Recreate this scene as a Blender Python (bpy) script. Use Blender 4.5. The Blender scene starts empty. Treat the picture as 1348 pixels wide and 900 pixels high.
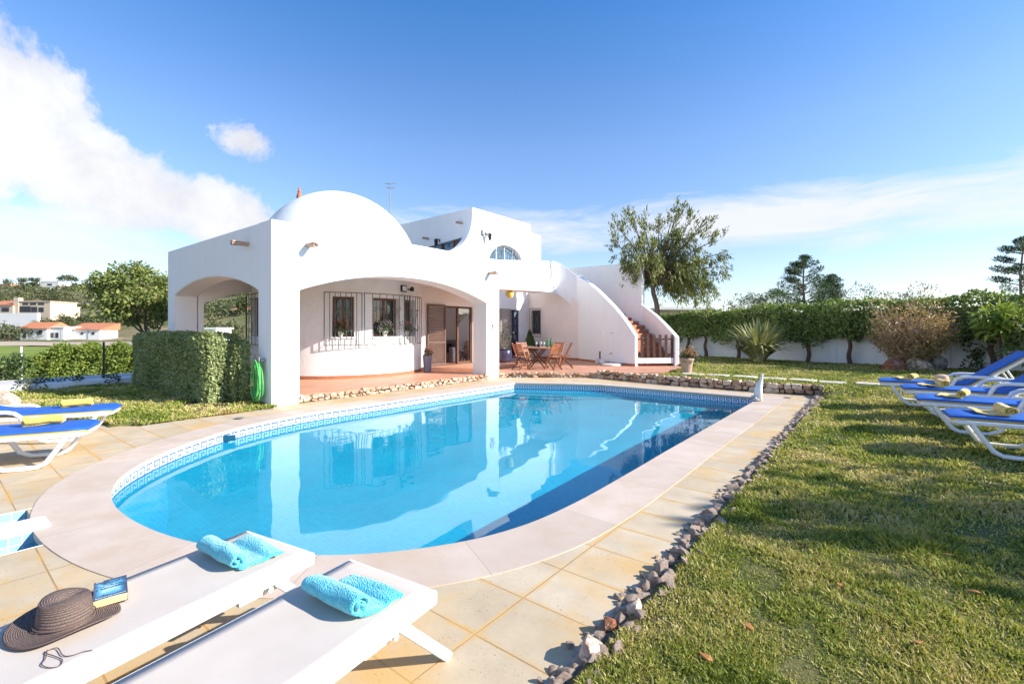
import bpy, bmesh, math, random
import numpy as np
from mathutils import Vector, Matrix, noise as mnoise
random.seed(7); rng = np.random.default_rng(7)
S = bpy.context.scene
COL = S.collection
R = math.radians
# ------------------------------------------------------------------ camera
F = 614.0; CX = 674.0; HY = 434.0; H = 1.5
TH = math.atan(484/614)
FW = (-math.sin(TH), math.cos(TH)); RT = (math.cos(TH), math.sin(TH))
def at(px, d):
    l = (px-CX)/F*d
    return d*FW[0]+l*RT[0], d*FW[1]+l*RT[1]
def zat(y, d): return H-(y-HY)/F*d
def gnd(px, y, z=0): return at(px, F*(H-z)/(y-HY))
def proj(X, Y, Z):
    d = X*FW[0]+Y*FW[1]; l = X*RT[0]+Y*RT[1]
    return CX+F*l/d, HY-F*(Z-H)/d
cam = bpy.data.cameras.new('camera'); camo = bpy.data.objects.new('camera', cam); COL.objects.link(camo)
camo.location = (0, 0, H); camo.rotation_euler = (R(90), 0, TH)
cam.sensor_width = 36; cam.lens = F/1348*36; cam.shift_y = -16/1348; cam.clip_end = 9000; cam.clip_start = .05
S.camera = camo
# ------------------------------------------------------------------ materials
def newmat(name):
    m = bpy.data.materials.new(name); m.use_nodes = True
    nt = m.node_tree; nt.nodes.clear()
    return m, nt
def N(nt, t, **kw):
    n = nt.nodes.new(t)
    for k, v in kw.items():
        if hasattr(n, k) and k not in n.inputs: setattr(n, k, v)
        else: n.inputs[k].default_value = v
    return n
def L(nt, a, b): nt.links.new(a, b)
def c4(c): return (c[0], c[1], c[2], 1)
def math_(nt, op, a, b=None, c=None, clamp=False):
    n = nt.nodes.new('ShaderNodeMath'); n.operation = op; n.use_clamp = clamp
    for i, v in enumerate((a, b, c)):
        if v is None: continue
        if isinstance(v, (int, float)): n.inputs[i].default_value = v
        else: L(nt, v, n.inputs[i])
    return n.outputs[0]
def mixc(nt, f, a, b, mode='MIX'):
    n = nt.nodes.new('ShaderNodeMix'); n.data_type = 'RGBA'; n.blend_type = mode
    for i, v in ((0, f), (6, a), (7, b)):
        if isinstance(v, (int, float)): n.inputs[i].default_value = v
        elif isinstance(v, tuple): n.inputs[i].default_value = c4(v)
        else: L(nt, v, n.inputs[i])
    return n.outputs[2]
def ramp(nt, fac, stops, interp='LINEAR'):
    n = nt.nodes.new('ShaderNodeValToRGB'); n.color_ramp.interpolation = interp
    el = n.color_ramp.elements
    while len(el) < len(stops): el.new(.5)
    for e, (p, c) in zip(el, stops): e.position = p; e.color = c4(c)
    L(nt, fac, n.inputs[0]); return n.outputs[0]
def obj_co(nt):
    return nt.nodes.new('ShaderNodeTexCoord').outputs['Object']
def noise_(nt, co, scale, detail=4, rough=.55, dist=0):
    n = N(nt, 'ShaderNodeTexNoise'); n.inputs['Scale'].default_value = scale
    n.inputs['Detail'].default_value = detail; n.inputs['Roughness'].default_value = rough; n.inputs['Distortion'].default_value = dist
    L(nt, co, n.inputs['Vector']); return n.outputs[0]
def bump_(nt, h, strength, dist=.01):
    n = N(nt, 'ShaderNodeBump'); n.inputs['Strength'].default_value = strength; n.inputs['Distance'].default_value = dist
    L(nt, h, n.inputs['Height']); return n.outputs[0]
def finish(nt, col, rough=.6, normal=None, metallic=0, spec=.4, coat=0, sheen=0):
    p = N(nt, 'ShaderNodeBsdfPrincipled'); o = N(nt, 'ShaderNodeOutputMaterial')
    if isinstance(col, tuple): p.inputs['Base Color'].default_value = c4(col)
    else: L(nt, col, p.inputs['Base Color'])
    if isinstance(rough, (int, float)): p.inputs['Roughness'].default_value = rough
    else: L(nt, rough, p.inputs['Roughness'])
    p.inputs['Metallic'].default_value = metallic; p.inputs['Specular IOR Level'].default_value = spec
    p.inputs['Coat Weight'].default_value = coat; p.inputs['Sheen Weight'].default_value = sheen
    if normal is not None: L(nt, normal, p.inputs['Normal'])
    L(nt, p.outputs[0], o.inputs[0]); return p
def pmat(name, col, rough=.6, var=.12, scale=4, bump=.15, bscale=60, bdist=.004, metallic=0, spec=.4, col2=None, coat=0, sheen=0):
    m, nt = newmat(name); co = obj_co(nt)
    n = noise_(nt, co, scale, 6, .6)
    a = tuple(max(0, c*(1-var)) for c in col); b = col2 or tuple(min(1, c*(1+var)) for c in col)
    c = ramp(nt, n, [(.3, a), (.7, b)])
    nm = bump_(nt, noise_(nt, co, bscale, 3), bump, bdist) if bump else None
    finish(nt, c, rough, nm, metallic, spec, coat, sheen); return m
def leafmat(name, cols, trans=.3, clump=1.5, rough=.55, wr=.65, wn=1.3):
    m, nt = newmat(name); co = obj_co(nt)
    g = N(nt, 'ShaderNodeNewGeometry')
    n = noise_(nt, co, clump, 3)
    f = math_(nt, 'ADD', math_(nt, 'MULTIPLY', g.outputs['Random Per Island'], wr), math_(nt, 'MULTIPLY', math_(nt, 'SUBTRACT', n, .5), wn), clamp=False)
    f = math_(nt, 'ADD', f, .17, clamp=True)
    k = len(cols)
    c = ramp(nt, f, [(i/(k-1) if k > 1 else 0, cc) for i, cc in enumerate(cols)])
    p = N(nt, 'ShaderNodeBsdfPrincipled'); L(nt, c, p.inputs['Base Color']); p.inputs['Roughness'].default_value = rough; p.inputs['Specular IOR Level'].default_value = .35
    t = N(nt, 'ShaderNodeBsdfTranslucent'); L(nt, mixc(nt, 1, c, (1, 1, .55), 'MULTIPLY'), t.inputs[0])
    mx = N(nt, 'ShaderNodeMixShader'); mx.inputs[0].default_value = trans
    L(nt, p.outputs[0], mx.inputs[1]); L(nt, t.outputs[0], mx.inputs[2])
    o = N(nt, 'ShaderNodeOutputMaterial'); L(nt, mx.outputs[0], o.inputs[0]); return m
M = {}
# white lime plaster with faint trowel waves, drips and a little grime
m, nt = newmat('white_plaster'); co = obj_co(nt)
st = N(nt, 'ShaderNodeMapping'); st.inputs['Scale'].default_value = (3, 3, .35); L(nt, co, st.inputs[0])
n1 = noise_(nt, st.outputs[0], 1.6, 5, .65); n2 = noise_(nt, co, 1.1, 4)
c = ramp(nt, n1, [(.30, (.80, .798, .79)), (.5, (.825, .825, .825)), (1, (.84, .84, .84))])
c = mixc(nt, ramp(nt, n2, [(.5, (0, 0, 0)), (.75, (.2, .2, .2))]), c, (.80, .78, .75))
hh = math_(nt, 'ADD', math_(nt, 'MULTIPLY', noise_(nt, co, 5, 3), 1.5), math_(nt, 'MULTIPLY', noise_(nt, co, 70, 4), .35))
finish(nt, c, .85, bump_(nt, hh, .35, .012), 0, .2); M['plaster'] = m
M['plaster_rough'] = pmat('rough_cast_plaster', (.80, .79, .775), .9, .05, 3, .9, 38, .012, spec=.15)
M['peach'] = pmat('cream_inner_plaster', (.80, .70, .64), .85, .04, 2, .3, 40, .006, spec=.2)
# terracotta tiles
def tilemat(name, c1, c2, mortar, w, h, ms=.006, rough=.6, x0=0, y0=0, stain=None, pit=0, offset=0, bump=.5):
    m, nt = newmat(name); co = obj_co(nt)
    mp = N(nt, 'ShaderNodeMapping'); mp.inputs['Location'].default_value = (-x0, -y0, 0); L(nt, co, mp.inputs[0])
    b = N(nt, 'ShaderNodeTexBrick'); b.offset = offset; b.inputs['Scale'].default_value = 1
    b.inputs['Brick Width'].default_value = w; b.inputs['Row Height'].default_value = h; b.inputs['Mortar Size'].default_value = ms; b.inputs['Mortar Smooth'].default_value = .3
    b.inputs['Color1'].default_value = c4(c1); b.inputs['Color2'].default_value = c4(c2); b.inputs['Mortar'].default_value = c4(mortar); b.inputs['Bias'].default_value = -.2
    L(nt, mp.outputs[0], b.inputs['Vector'])
    col = b.outputs[0]
    n = noise_(nt, co, 2.2, 6, .65)
    col = mixc(nt, 1, col, ramp(nt, n, [(.3, (.82, .80, .78)), (.7, (1.1, 1.1, 1.1))]), 'MULTIPLY')
    hgt = math_(nt, 'SUBTRACT', 1, b.outputs[1])
    if stain:
        b2 = N(nt, 'ShaderNodeTexBrick'); b2.offset = offset; b2.inputs['Scale'].default_value = 1
        b2.inputs['Brick Width'].default_value = w; b2.inputs['Row Height'].default_value = h; b2.inputs['Mortar Size'].default_value = .035; b2.inputs['Mortar Smooth'].default_value = .9
        dv = N(nt, 'ShaderNodeVectorMath'); dv.operation = 'ADD'
        nn = N(nt, 'ShaderNodeTexNoise'); nn.inputs['Scale'].default_value = 5; L(nt, mp.outputs[0], nn.inputs['Vector'])
        sc = N(nt, 'ShaderNodeVectorMath'); sc.operation = 'MULTIPLY_ADD'; sc.inputs[1].default_value = (.07, .07, 0); sc.inputs[2].default_value = (-.035, -.035, 0); L(nt, nn.outputs[1], sc.inputs[0])
        L(nt, mp.outputs[0], dv.inputs[0]); L(nt, sc.outputs[0], dv.inputs[1]); L(nt, dv.outputs[0], b2.inputs['Vector'])
        f = math_(nt, 'MULTIPLY', b2.outputs[1], ramp(nt, noise_(nt, co, 1.7, 3), [(.36, (0, 0, 0)), (.58, (.95, .95, .95))]))
        f = math_(nt, 'MAXIMUM', f, math_(nt, 'MULTIPLY', ramp(nt, noise_(nt, co, 1.3, 5, .6), [(.50, (0, 0, 0)), (.66, (.75, .75, .75))]), 1))
        col = mixc(nt, f, col, stain)
    if pit:
        v = N(nt, 'ShaderNodeMapping'); v.inputs['Scale'].default_value = (1, 2.2, 1); L(nt, co, v.inputs[0])
        pn = ramp(nt, noise_(nt, v.outputs[0], 42, 2, .6), [(.64, (0, 0, 0)), (.70, (1, 1, 1))])
        pn = math_(nt, 'MULTIPLY', pn, ramp(nt, noise_(nt, co, 3, 2), [(.35, (0, 0, 0)), (.65, (1, 1, 1))]))
        col = mixc(nt, math_(nt, 'MULTIPLY', pn, pit), col, (.22, .15, .08))
        hgt = math_(nt, 'SUBTRACT', hgt, math_(nt, 'MULTIPLY', pn, .5))
    hgt = math_(nt, 'ADD', hgt, math_(nt, 'MULTIPLY', noise_(nt, co, 90, 3), .12))
    finish(nt, col, rough, bump_(nt, hgt, bump, .006), 0, .3); return m
M['terracotta_floor'] = tilemat('terracotta_tiles', (.56, .27, .165), (.63, .32, .20), (.50, .34, .25), .3, .3, .006, .5)
M['terracotta'] = pmat('terracotta_trim', (.40, .15, .075), .65, .2, 8, .2, 60)
M['deck'] = tilemat('sandstone_slabs', (.52, .42, .285), (.58, .48, .35), (.26, .19, .12), .5, .4, .005, .75, -.07, .09, (.58, .36, .13), .75, 0, .6)
# coping of pinkish limestone, joints along the length (uv)
m, nt = newmat('coping_stone'); uv = N(nt, 'ShaderNodeUVMap'); co = obj_co(nt)
sx = N(nt, 'ShaderNodeSeparateXYZ'); L(nt, uv.outputs[0], sx.inputs[0])
fr = math_(nt, 'FRACT', math_(nt, 'DIVIDE', sx.outputs[0], .98))
j = math_(nt, 'LESS_THAN', fr, .006)
n = noise_(nt, co, 3, 6, .6); n3 = noise_(nt, co, 1.7, 6, .65)
c = ramp(nt, n, [(.3, (.53, .42, .335)), (.7, (.60, .495, .41))])
idn = N(nt, 'ShaderNodeTexWhiteNoise'); idn.noise_dimensions = '1D'; L(nt, math_(nt, 'FLOOR', math_(nt, 'DIVIDE', sx.outputs[0], .98)), idn.inputs['W'])
c = mixc(nt, 1, c, ramp(nt, idn.outputs[0], [(0, (.90, .89, .88)), (1, (1.06, 1.05, 1.04))]), 'MULTIPLY')
c = mixc(nt, ramp(nt, n3, [(.50, (0, 0, 0)), (.66, (.6, .6, .6))]), c, (.50, .37, .26))
c = mixc(nt, math_(nt, 'MULTIPLY', j, .55), c, (.3, .24, .2))
sp = ramp(nt, noise_(nt, co, 45, 2), [(.70, (0, 0, 0)), (.74, (.4, .4, .4))])
c = mixc(nt, sp, c, (.34, .25, .2))
finish(nt, c, .7, bump_(nt, noise_(nt, co, 50, 4), .2, .004), 0, .3); M['coping'] = m
# greek key tile band, u along the edge in metres, v 0..1 upward
m, nt = newmat('greek_key_tiles'); uv = N(nt, 'ShaderNodeUVMap'); sx = N(nt, 'ShaderNodeSeparateXYZ'); L(nt, uv.outputs[0], sx.inputs[0])
u = math_(nt, 'FRACT', math_(nt, 'DIVIDE', sx.outputs[0], .152)); v = sx.outputs[1]
def rect(a, b, c_, d):
    x = math_(nt, 'MULTIPLY', math_(nt, 'GREATER_THAN', u, a), math_(nt, 'LESS_THAN', u, b))
    y = math_(nt, 'MULTIPLY', math_(nt, 'GREATER_THAN', v, c_), math_(nt, 'LESS_THAN', v, d))
    return math_(nt, 'MULTIPLY', x, y)
msk = None
for r_ in ((0, 1, .04, .15), (.09, .21, .15, .80), (.09, .86, .70, .80), (.74, .86, .30, .80), (.40, .86, .30, .41), (.40, .52, .30, .56), (0, 1, .93, 1.0)):
    q = rect(*r_); msk = q if msk is None else math_(nt, 'MAXIMUM', msk, q)
co = obj_co(nt)
blue = ramp(nt, noise_(nt, co, 30, 2), [(.3, (.02, .05, .22)), (.7, (.05, .12, .36))])
wht = ramp(nt, noise_(nt, co, 25, 2), [(.3, (.60, .68, .76)), (.7, (.76, .82, .86))])
gr = math_(nt, 'LESS_THAN', math_(nt, 'FRACT', math_(nt, 'MULTIPLY', u, 7)), .1)
gr = math_(nt, 'MAXIMUM', gr, math_(nt, 'LESS_THAN', math_(nt, 'FRACT', math_(nt, 'MULTIPLY', v, 7)), .1))
c = mixc(nt, msk, wht, blue); c = mixc(nt, math_(nt, 'MULTIPLY', gr, .35), c, (.5, .55, .6))
finish(nt, c, .2, None, 0, .5); M['key'] = m
# pool mosaic
def mosaic(name, c1, c2, mo, s):
    m, nt = newmat(name); co = obj_co(nt); uvn = N(nt, 'ShaderNodeUVMap')
    b = N(nt, 'ShaderNodeTexBrick'); b.offset = 0; b.inputs['Scale'].default_value = 1; b.inputs['Brick Width'].default_value = s; b.inputs['Row Height'].default_value = s; b.inputs['Mortar Size'].default_value = s*.05
    b.inputs['Color1'].default_value = c4(c1); b.inputs['Color2'].default_value = c4(c2); b.inputs['Mortar'].default_value = c4(mo); L(nt, uvn.outputs[0], b.inputs['Vector'])
    n = noise_(nt, co, 1.2, 4)
    c = mixc(nt, 1, b.outputs[0], ramp(nt, n, [(.3, (.85, .9, .93)), (.7, (1.1, 1.06, 1.04))]), 'MULTIPLY')
    finish(nt, c, .35, None, 0, .4); return m
M['pool_tile'] = mosaic('pool_mosaic', (.004, .45, .61), (.010, .51, .67), (.05, .54, .69), .05)
M['spa_tile'] = mosaic('footbath_mosaic', (.22, .50, .66), (.34, .60, .74), (.62, .72, .78), .07)
# water: clear tinted surface, fresnel reflection, fine ripples
m, nt = newmat('pool_water'); co = obj_co(nt)
g = N(nt, 'ShaderNodeBsdfGlass'); g.inputs['Roughness'].default_value = 0; g.inputs['IOR'].default_value = 1.33; g.inputs[0].default_value = (.86, .98, 1, 1);
o = N(nt, 'ShaderNodeOutputMaterial'); L(nt, g.outputs[0], o.inputs[0]); M['water'] = m
m, nt = newmat('window_glass'); co = obj_co(nt)
finish(nt, ramp(nt, noise_(nt, co, 2, 3), [(.35, (.012, .014, .017)), (.65, (.035, .04, .045))]), .06, None, 0, .8); M['glass'] = m
m, nt = newmat('door_glass'); t_ = N(nt, 'ShaderNodeBsdfTransparent'); t_.inputs[0].default_value = (.8, .82, .84, 1); g_ = N(nt, 'ShaderNodeBsdfGlossy'); g_.inputs['Roughness'].default_value = .02
x_ = N(nt, 'ShaderNodeMixShader'); x_.inputs[0].default_value = .16; L(nt, t_.outputs[0], x_.inputs[1]); L(nt, g_.outputs[0], x_.inputs[2]); o = N(nt, 'ShaderNodeOutputMaterial'); L(nt, x_.outputs[0], o.inputs[0]); M['door_glass'] = m
M['blue_glass'] = pmat('curtained_glass', (.10, .17, .24), .12, .5, 3, 0, spec=.7)
m, nt = newmat('bottle_glass'); finish(nt, (.01, .16, .05), .08, None, 0, .7); M['green_glass'] = m
m, nt = newmat('clear_glass'); finish(nt, (.5, .55, .58), .06, None, 0, .8); M['clear_glass'] = m
M['iron'] = pmat('black_wrought_iron', (.022, .022, .024), .5, .2, 10, .1)
M['iron_green'] = pmat('grey_green_wrought_iron', (.10, .125, .115), .5, .2, 10, .1)
M['brown_wood'] = pmat('brown_stained_wood', (.145, .068, .038), .5, .3, 12, .2)
M['shutter'] = pmat('brown_louvre_paint', (.135, .075, .055), .5, .2, 12, .2)
M['shutter_light'] = pmat('grey_brown_louvre_paint', (.33, .26, .22), .55, .2, 12, .2)
M['dark_door'] = pmat('dark_violet_door_paint', (.04, .025, .05), .4, .2, 8, .1)
M['teak'] = pmat('oiled_teak', (.35, .135, .06), .45, .3, 16, .2, 50, coat=.1)
M['teak_dark'] = pmat('dark_teak', (.13, .055, .03), .5, .3, 16, .2)
M['gate_wood'] = pmat('dark_gate_wood', (.085, .042, .028), .5, .3, 14, .2)
M['white_plastic'] = pmat('white_plastic', (.78, .78, .775), .35, .03, 3, 0, spec=.45)
M['white_metal'] = pmat('white_powder_coat', (.80, .79, .77), .38, .03, 3, 0, spec=.45)
m, nt = newmat('white_mesh_sling'); co = obj_co(nt)
w1 = N(nt, 'ShaderNodeTexWave'); w1.inputs['Scale'].default_value = 160; L(nt, co, w1.inputs[0])
w2 = N(nt, 'ShaderNodeTexWave'); w2.bands_direction = 'Y'; w2.inputs['Scale'].default_value = 160; L(nt, co, w2.inputs[0])
wv = math_(nt, 'MULTIPLY', w1.outputs[1], w2.outputs[1])
c = ramp(nt, noise_(nt, co, 3, 4), [(.35, (.56, .485, .415)), (.7, (.62, .545, .475))])
finish(nt, c, .75, bump_(nt, wv, .25, .001), 0, .25); M['sling'] = m
M['blue_fabric'] = pmat('blue_cushion_cloth', (.020, .115, .45), .6, .14, 5, .3, 220, .002, spec=.3)
M['yellow_fabric'] = pmat('yellow_cushion_cloth', (.62, .40, .06), .7, .15, 5, .3, 220, .002)
def towel(name, a, b, s=130):
    m, nt = newmat(name); co = obj_co(nt)
    v = N(nt, 'ShaderNodeTexVoronoi'); v.inputs['Scale'].default_value = s; L(nt, co, v.inputs['Vector'])
    n = noise_(nt, co, 22, 5, .7)
    c = ramp(nt, n, [(.3, a), (.72, b)])
    hgt = math_(nt, 'ADD', math_(nt, 'MULTIPLY', n, .8), v.outputs[0])
    finish(nt, c, .95, bump_(nt, hgt, .8, .006), 0, .1, sheen=.5); return m
M['turquoise'] = towel('turquoise_terry', (.055, .44, .56), (.14, .62, .71))
M['yellow_towel'] = towel('yellow_terry', (.62, .40, .06), (.80, .58, .14), 90)
m, nt = newmat('brown_straw'); co = obj_co(nt); uvn = N(nt, 'ShaderNodeUVMap'); sx = N(nt, 'ShaderNodeSeparateXYZ'); L(nt, uvn.outputs[0], sx.inputs[0])
sn = math_(nt, 'ABSOLUTE', math_(nt, 'SINE', math_(nt, 'MULTIPLY', sx.outputs[1], math.pi*34)))
st_ = N(nt, 'ShaderNodeMapping'); st_.inputs['Scale'].default_value = (190, 34, 1); L(nt, uvn.outputs[0], st_.inputs[0])
n = noise_(nt, st_.outputs[0], 1, 3, .7)
c = ramp(nt, n, [(.3, (.085, .055, .045)), (.52, (.18, .125, .105)), (.75, (.36, .28, .245))])
c = mixc(nt, math_(nt, 'MULTIPLY', math_(nt, 'SUBTRACT', 1, sn), .35), c, (.08, .05, .04))
finish(nt, c, .8, bump_(nt, math_(nt, 'ADD', sn, math_(nt, 'MULTIPLY', n, .6)), .8, .004), 0, .3); M['straw'] = m
M['pale_straw'] = pmat('pale_straw', (.62, .42, .26), .8, .15, 20, .5, 90)
M['paper_beige'] = pmat('beige_hem', (.42, .36, .30), .8, .1, 20, .3, 200, .001)
M['paper'] = pmat('book_page_edges', (.68, .46, .21), .8, .08, 3, .3, 200, .001)
m, nt = newmat('book_cover_print'); co = N(nt, 'ShaderNodeTexCoord').outputs['UV']; sx = N(nt, 'ShaderNodeSeparateXYZ'); L(nt, co, sx.inputs[0])
n = noise_(nt, co, 4, 6, .7, .5)
dx = math_(nt, 'ABSOLUTE', math_(nt, 'SUBTRACT', sx.outputs[0], .48)); dy = math_(nt, 'ABSOLUTE', math_(nt, 'SUBTRACT', sx.outputs[1], .5))
e = math_(nt, 'SUBTRACT', math_(nt, 'ADD', math_(nt, 'MAXIMUM', dx, math_(nt, 'MULTIPLY', dy, 1.15)), math_(nt, 'MULTIPLY', math_(nt, 'SUBTRACT', n, .5), .5)), 0)
c = ramp(nt, e, [(.10, (.50, .74, .80)), (.30, (.08, .42, .62)), (.42, (.02, .10, .20)), (.5, (.012, .02, .05))])
finish(nt, c, .25, None, 0, .5, coat=.3); M['cover'] = m
M['ink'] = pmat('dark_print', (.012, .03, .06), .4, .1, 3, 0)
M['cover_white'] = pmat('white_print', (.75, .8, .82), .4, .1, 3, 0)
M['hose'] = pmat('green_hose_rubber', (.03, .42, .10), .4, .25, 6, 0, spec=.5, col2=(.20, .58, .16))
M['steel'] = pmat('chrome_steel', (.55, .56, .58), .2, .1, 6, 0, metallic=1)
M['grey_metal'] = pmat('grey_metal', (.34, .35, .36), .4, .15, 6, 0, metallic=.5)
M['black'] = pmat('matt_black', (.02, .02, .022), .5, .2, 6, 0)
M['skimmer'] = pmat('dark_teal_plastic', (.012, .09, .15), .4, .2, 6, 0)
M['red'] = pmat('red_enamel', (.50, .05, .07), .4, .1, 6, 0)
M['navy_glaze'] = pmat('dark_glazed_pot', (.05, .045, .09), .25, .4, 5, .2, 20)
M['grey_pot'] = pmat('grey_violet_pot', (.20, .19, .25), .5, .2, 5, .1)
M['clay_pot'] = pmat('clay_pot', (.50, .33, .24), .75, .2, 8, .2)
M['white_pot'] = pmat('white_pot', (.76, .74, .70), .6, .08, 8, .1)
M['soil'] = pmat('dark_soil', (.055, .035, .022), .95, .3, 20, .6, 40, .01)
M['sofa'] = pmat('grey_violet_upholstery', (.20, .17, .20), .9, .15, 6, .3, 120)
M['dark_cloth'] = pmat('dark_cushion_cloth', (.03, .022, .03), .9, .2, 6, .3, 120)
M['orange_wood'] = pmat('orange_pine', (.50, .23, .07), .5, .2, 10, .1)
M['bark'] = pmat('brown_bark', (.13, .085, .06), .9, .35, 7, .9, 30, .02)
M['bark_grey'] = pmat('grey_bark', (.22, .17, .14), .9, .3, 7, .9, 30, .02)
M['twig'] = pmat('dry_twig', (.36, .28, .22), .9, .3, 8, .2)
def stonemat(name, cols, scale=3):
    m, nt = newmat(name); co = obj_co(nt); g = N(nt, 'ShaderNodeNewGeometry')
    k = len(cols)
    c = ramp(nt, g.outputs['Random Per Island'], [(i/k, cc) for i, cc in enumerate(cols)], 'CONSTANT')
    n = noise_(nt, co, 14, 6, .7)
    c = mixc(nt, 1, c, ramp(nt, n, [(.28, (.55, .53, .5)), (.5, (.95, .95, .95)), (.75, (1.25, 1.22, 1.2))]), 'MULTIPLY')
    finish(nt, c, .9, bump_(nt, math_(nt, 'ADD', n, math_(nt, 'MULTIPLY', noise_(nt, co, 60, 3), .4)), .8, .02), 0, .2); return m
M['wall_stone'] = stonemat('brown_rubble_stone', [(.56, .38, .25), (.64, .47, .33), (.46, .28, .18), (.70, .57, .44), (.58, .44, .33), (.40, .27, .19)])
M['mortar'] = pmat('dark_mortar', (.13, .085, .06), .95, .3, 8, .6, 40, .02)
def rockmat(name, a, b, d):
    m, nt = newmat(name); co = obj_co(nt); oi = N(nt, 'ShaderNodeObjectInfo')
    n = noise_(nt, co, 9, 8, .7, .6); n2 = noise_(nt, co, 3, 4)
    base = mixc(nt, oi.outputs['Random'], a, b)
    c = mixc(nt, ramp(nt, n, [(.40, (1, 1, 1)), (.54, (0, 0, 0))]), base, d)
    c = mixc(nt, ramp(nt, n2, [(.55, (0, 0, 0)), (.7, (.6, .6, .6))]), c, (.62, .58, .52))
    finish(nt, c, .9, bump_(nt, math_(nt, 'ADD', n, math_(nt, 'MULTIPLY', noise_(nt, co, 35, 4), .4)), 1, .05), 0, .2); return m
M['rock'] = rockmat('pale_pinkish_rock', (.88, .68, .53), (.78, .62, .50), (.50, .33, .24))
M['rock_red'] = rockmat('rust_red_rock', (.44, .18, .09), (.36, .15, .08), (.22, .09, .055))
M['rock_tan'] = rockmat('tan_boulder', (.46, .38, .27), (.46, .38, .27), (.16, .12, .08))
M['rock_grey'] = rockmat('grey_boulder', (.36, .34, .32), (.36, .34, .32), (.09, .085, .08))
M['mortar_pale'] = pmat('pale_earthy_mortar', (.46, .36, .27), .95, .3, 14, .7, 45, .02)
M['paver'] = pmat('pale_stepping_stone', (.60, .54, .42), .85, .12, 9, .4, 50)
# ground
def groundmat(name, stops, s1, s2, bump=.5, bs=30):
    m, nt = newmat(name); co = obj_co(nt)
    n = math_(nt, 'ADD', math_(nt, 'MULTIPLY', noise_(nt, co, s1, 5, .6), .65), math_(nt, 'MULTIPLY', noise_(nt, co, s2, 4, .7), .35))
    c = ramp(nt, n, stops)
    finish(nt, c, .95, bump_(nt, noise_(nt, co, bs, 4), bump, .03), 0, .1); return m
M['lawn'] = groundmat('lawn_soil_and_thatch', [(.36, (.075, .09, .025)), (.48, (.11, .115, .035)), (.58, (.17, .14, .06)), (.68, (.22, .17, .085))], 1.6, 22)
M['terrain'] = groundmat('dry_scrub_hillside', [(.36, (.065, .085, .03)), (.46, (.12, .13, .05)), (.54, (.20, .165, .09)), (.62, (.34, .26, .17)), (.72, (.13, .13, .05))], .035, .4, .4, 1)
M['field'] = groundmat('bright_green_field', [(.36, (.13, .19, .03)), (.5, (.19, .245, .045)), (.64, (.26, .27, .08))], .12, 1.2, .4, 2)
M['road'] = pmat('dusty_earth_road', (.46, .36, .26), .9, .15, .4, .2, 4)
M['far_white'] = pmat('far_white_wall', (.78, .77, .75), .8, .05, .3, 0)
M['far_beige'] = pmat('far_beige_wall', (.62, .50, .36), .8, .08, .3, 0)
M['far_rust'] = pmat('far_rust_wall', (.42, .25, .17), .8, .1, .3, 0)
M['far_tile'] = pmat('far_orange_roof_tile', (.50, .19, .09), .8, .15, 2, 0)
M['far_glass'] = pmat('far_dark_window', (.05, .055, .065), .3, .2, 1, 0)
M['path'] = pmat('pale_concrete_path', (.55, .52, .48), .9, .1, 2, .2)
# foliage
M['grass'] = leafmat('grass_blades', [(.13, .175, .028), (.22, .28, .042), (.34, .37, .07), (.49, .44, .14), (.64, .52, .24), (.70, .56, .33)], .3, 1.1, .6, .6, 2.0)
M['hedge_box'] = leafmat('box_hedge_leaf', [(.17, .21, .08), (.25, .30, .12), (.34, .39, .17), (.43, .47, .23)], .2, 1.2)
M['hedge_ivy'] = leafmat('broad_hedge_leaf', [(.08, .13, .03), (.16, .23, .05), (.27, .34, .09), (.44, .48, .20)], .25, 1.2)
M['hedge_row'] = leafmat('row_hedge_leaf', [(.11, .16, .03), (.20, .27, .045), (.30, .35, .07)], .25, 1)
M['yellow_tree'] = leafmat('yellow_green_leaf', [(.07, .10, .03), (.14, .19, .05), (.25, .29, .08), (.42, .41, .14)], .3, .8)
M['willow'] = leafmat('narrow_grey_green_leaf', [(.08, .115, .03), (.15, .185, .05), (.24, .255, .08), (.34, .32, .13)], .25, .9)
M['pine'] = leafmat('pine_needles', [(.03, .065, .025), (.06, .11, .035), (.10, .16, .05)], .1, .6)
M['olive'] = leafmat('grey_olive_leaf', [(.05, .065, .035), (.09, .105, .055), (.14, .15, .085)], .2, .8)
M['dry_leaf'] = leafmat('dry_bush_leaf', [(.30, .22, .14), (.44, .30, .17), (.60, .38, .20), (.30, .27, .10), (.22, .23, .09)], .25, .9)
M['sword'] = leafmat('sword_leaf', [(.14, .17, .07), (.34, .34, .15), (.62, .58, .32)], .15, 1)
M['bright_leaf'] = leafmat('bright_yellow_green_leaf', [(.12, .20, .03), (.24, .32, .05), (.40, .42, .09)], .3, 1)
M['dark_leaf'] = leafmat('dark_green_leaf', [(.05, .09, .03), (.10, .155, .05), (.17, .22, .07)], .2, 1)
M['scrub'] = leafmat('hillside_scrub_leaf', [(.035, .05, .02), (.065, .085, .03), (.115, .125, .05), (.17, .16, .075)], .1, .05)
M['red_flower'] = leafmat('red_petals', [(.55, .05, .03), (.75, .16, .10)], .2)
M['white_flower'] = leafmat('white_petals', [(.7, .66, .66), (.8, .72, .7)], .2)
M['pink_flower'] = leafmat('salmon_petals', [(.55, .22, .15), (.68, .34, .26)], .2)
M['rust_flower'] = leafmat('rusty_orange_flowers', [(.30, .11, .03), (.45, .20, .06), (.35, .22, .06)], .2)
M['core'] = pmat('hedge_inner_shade', (.10, .12, .055), .95, .4, 6, .6, 30, .03)  # inner shade of hedges and cone shrub, put into the solid core's colour
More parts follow.
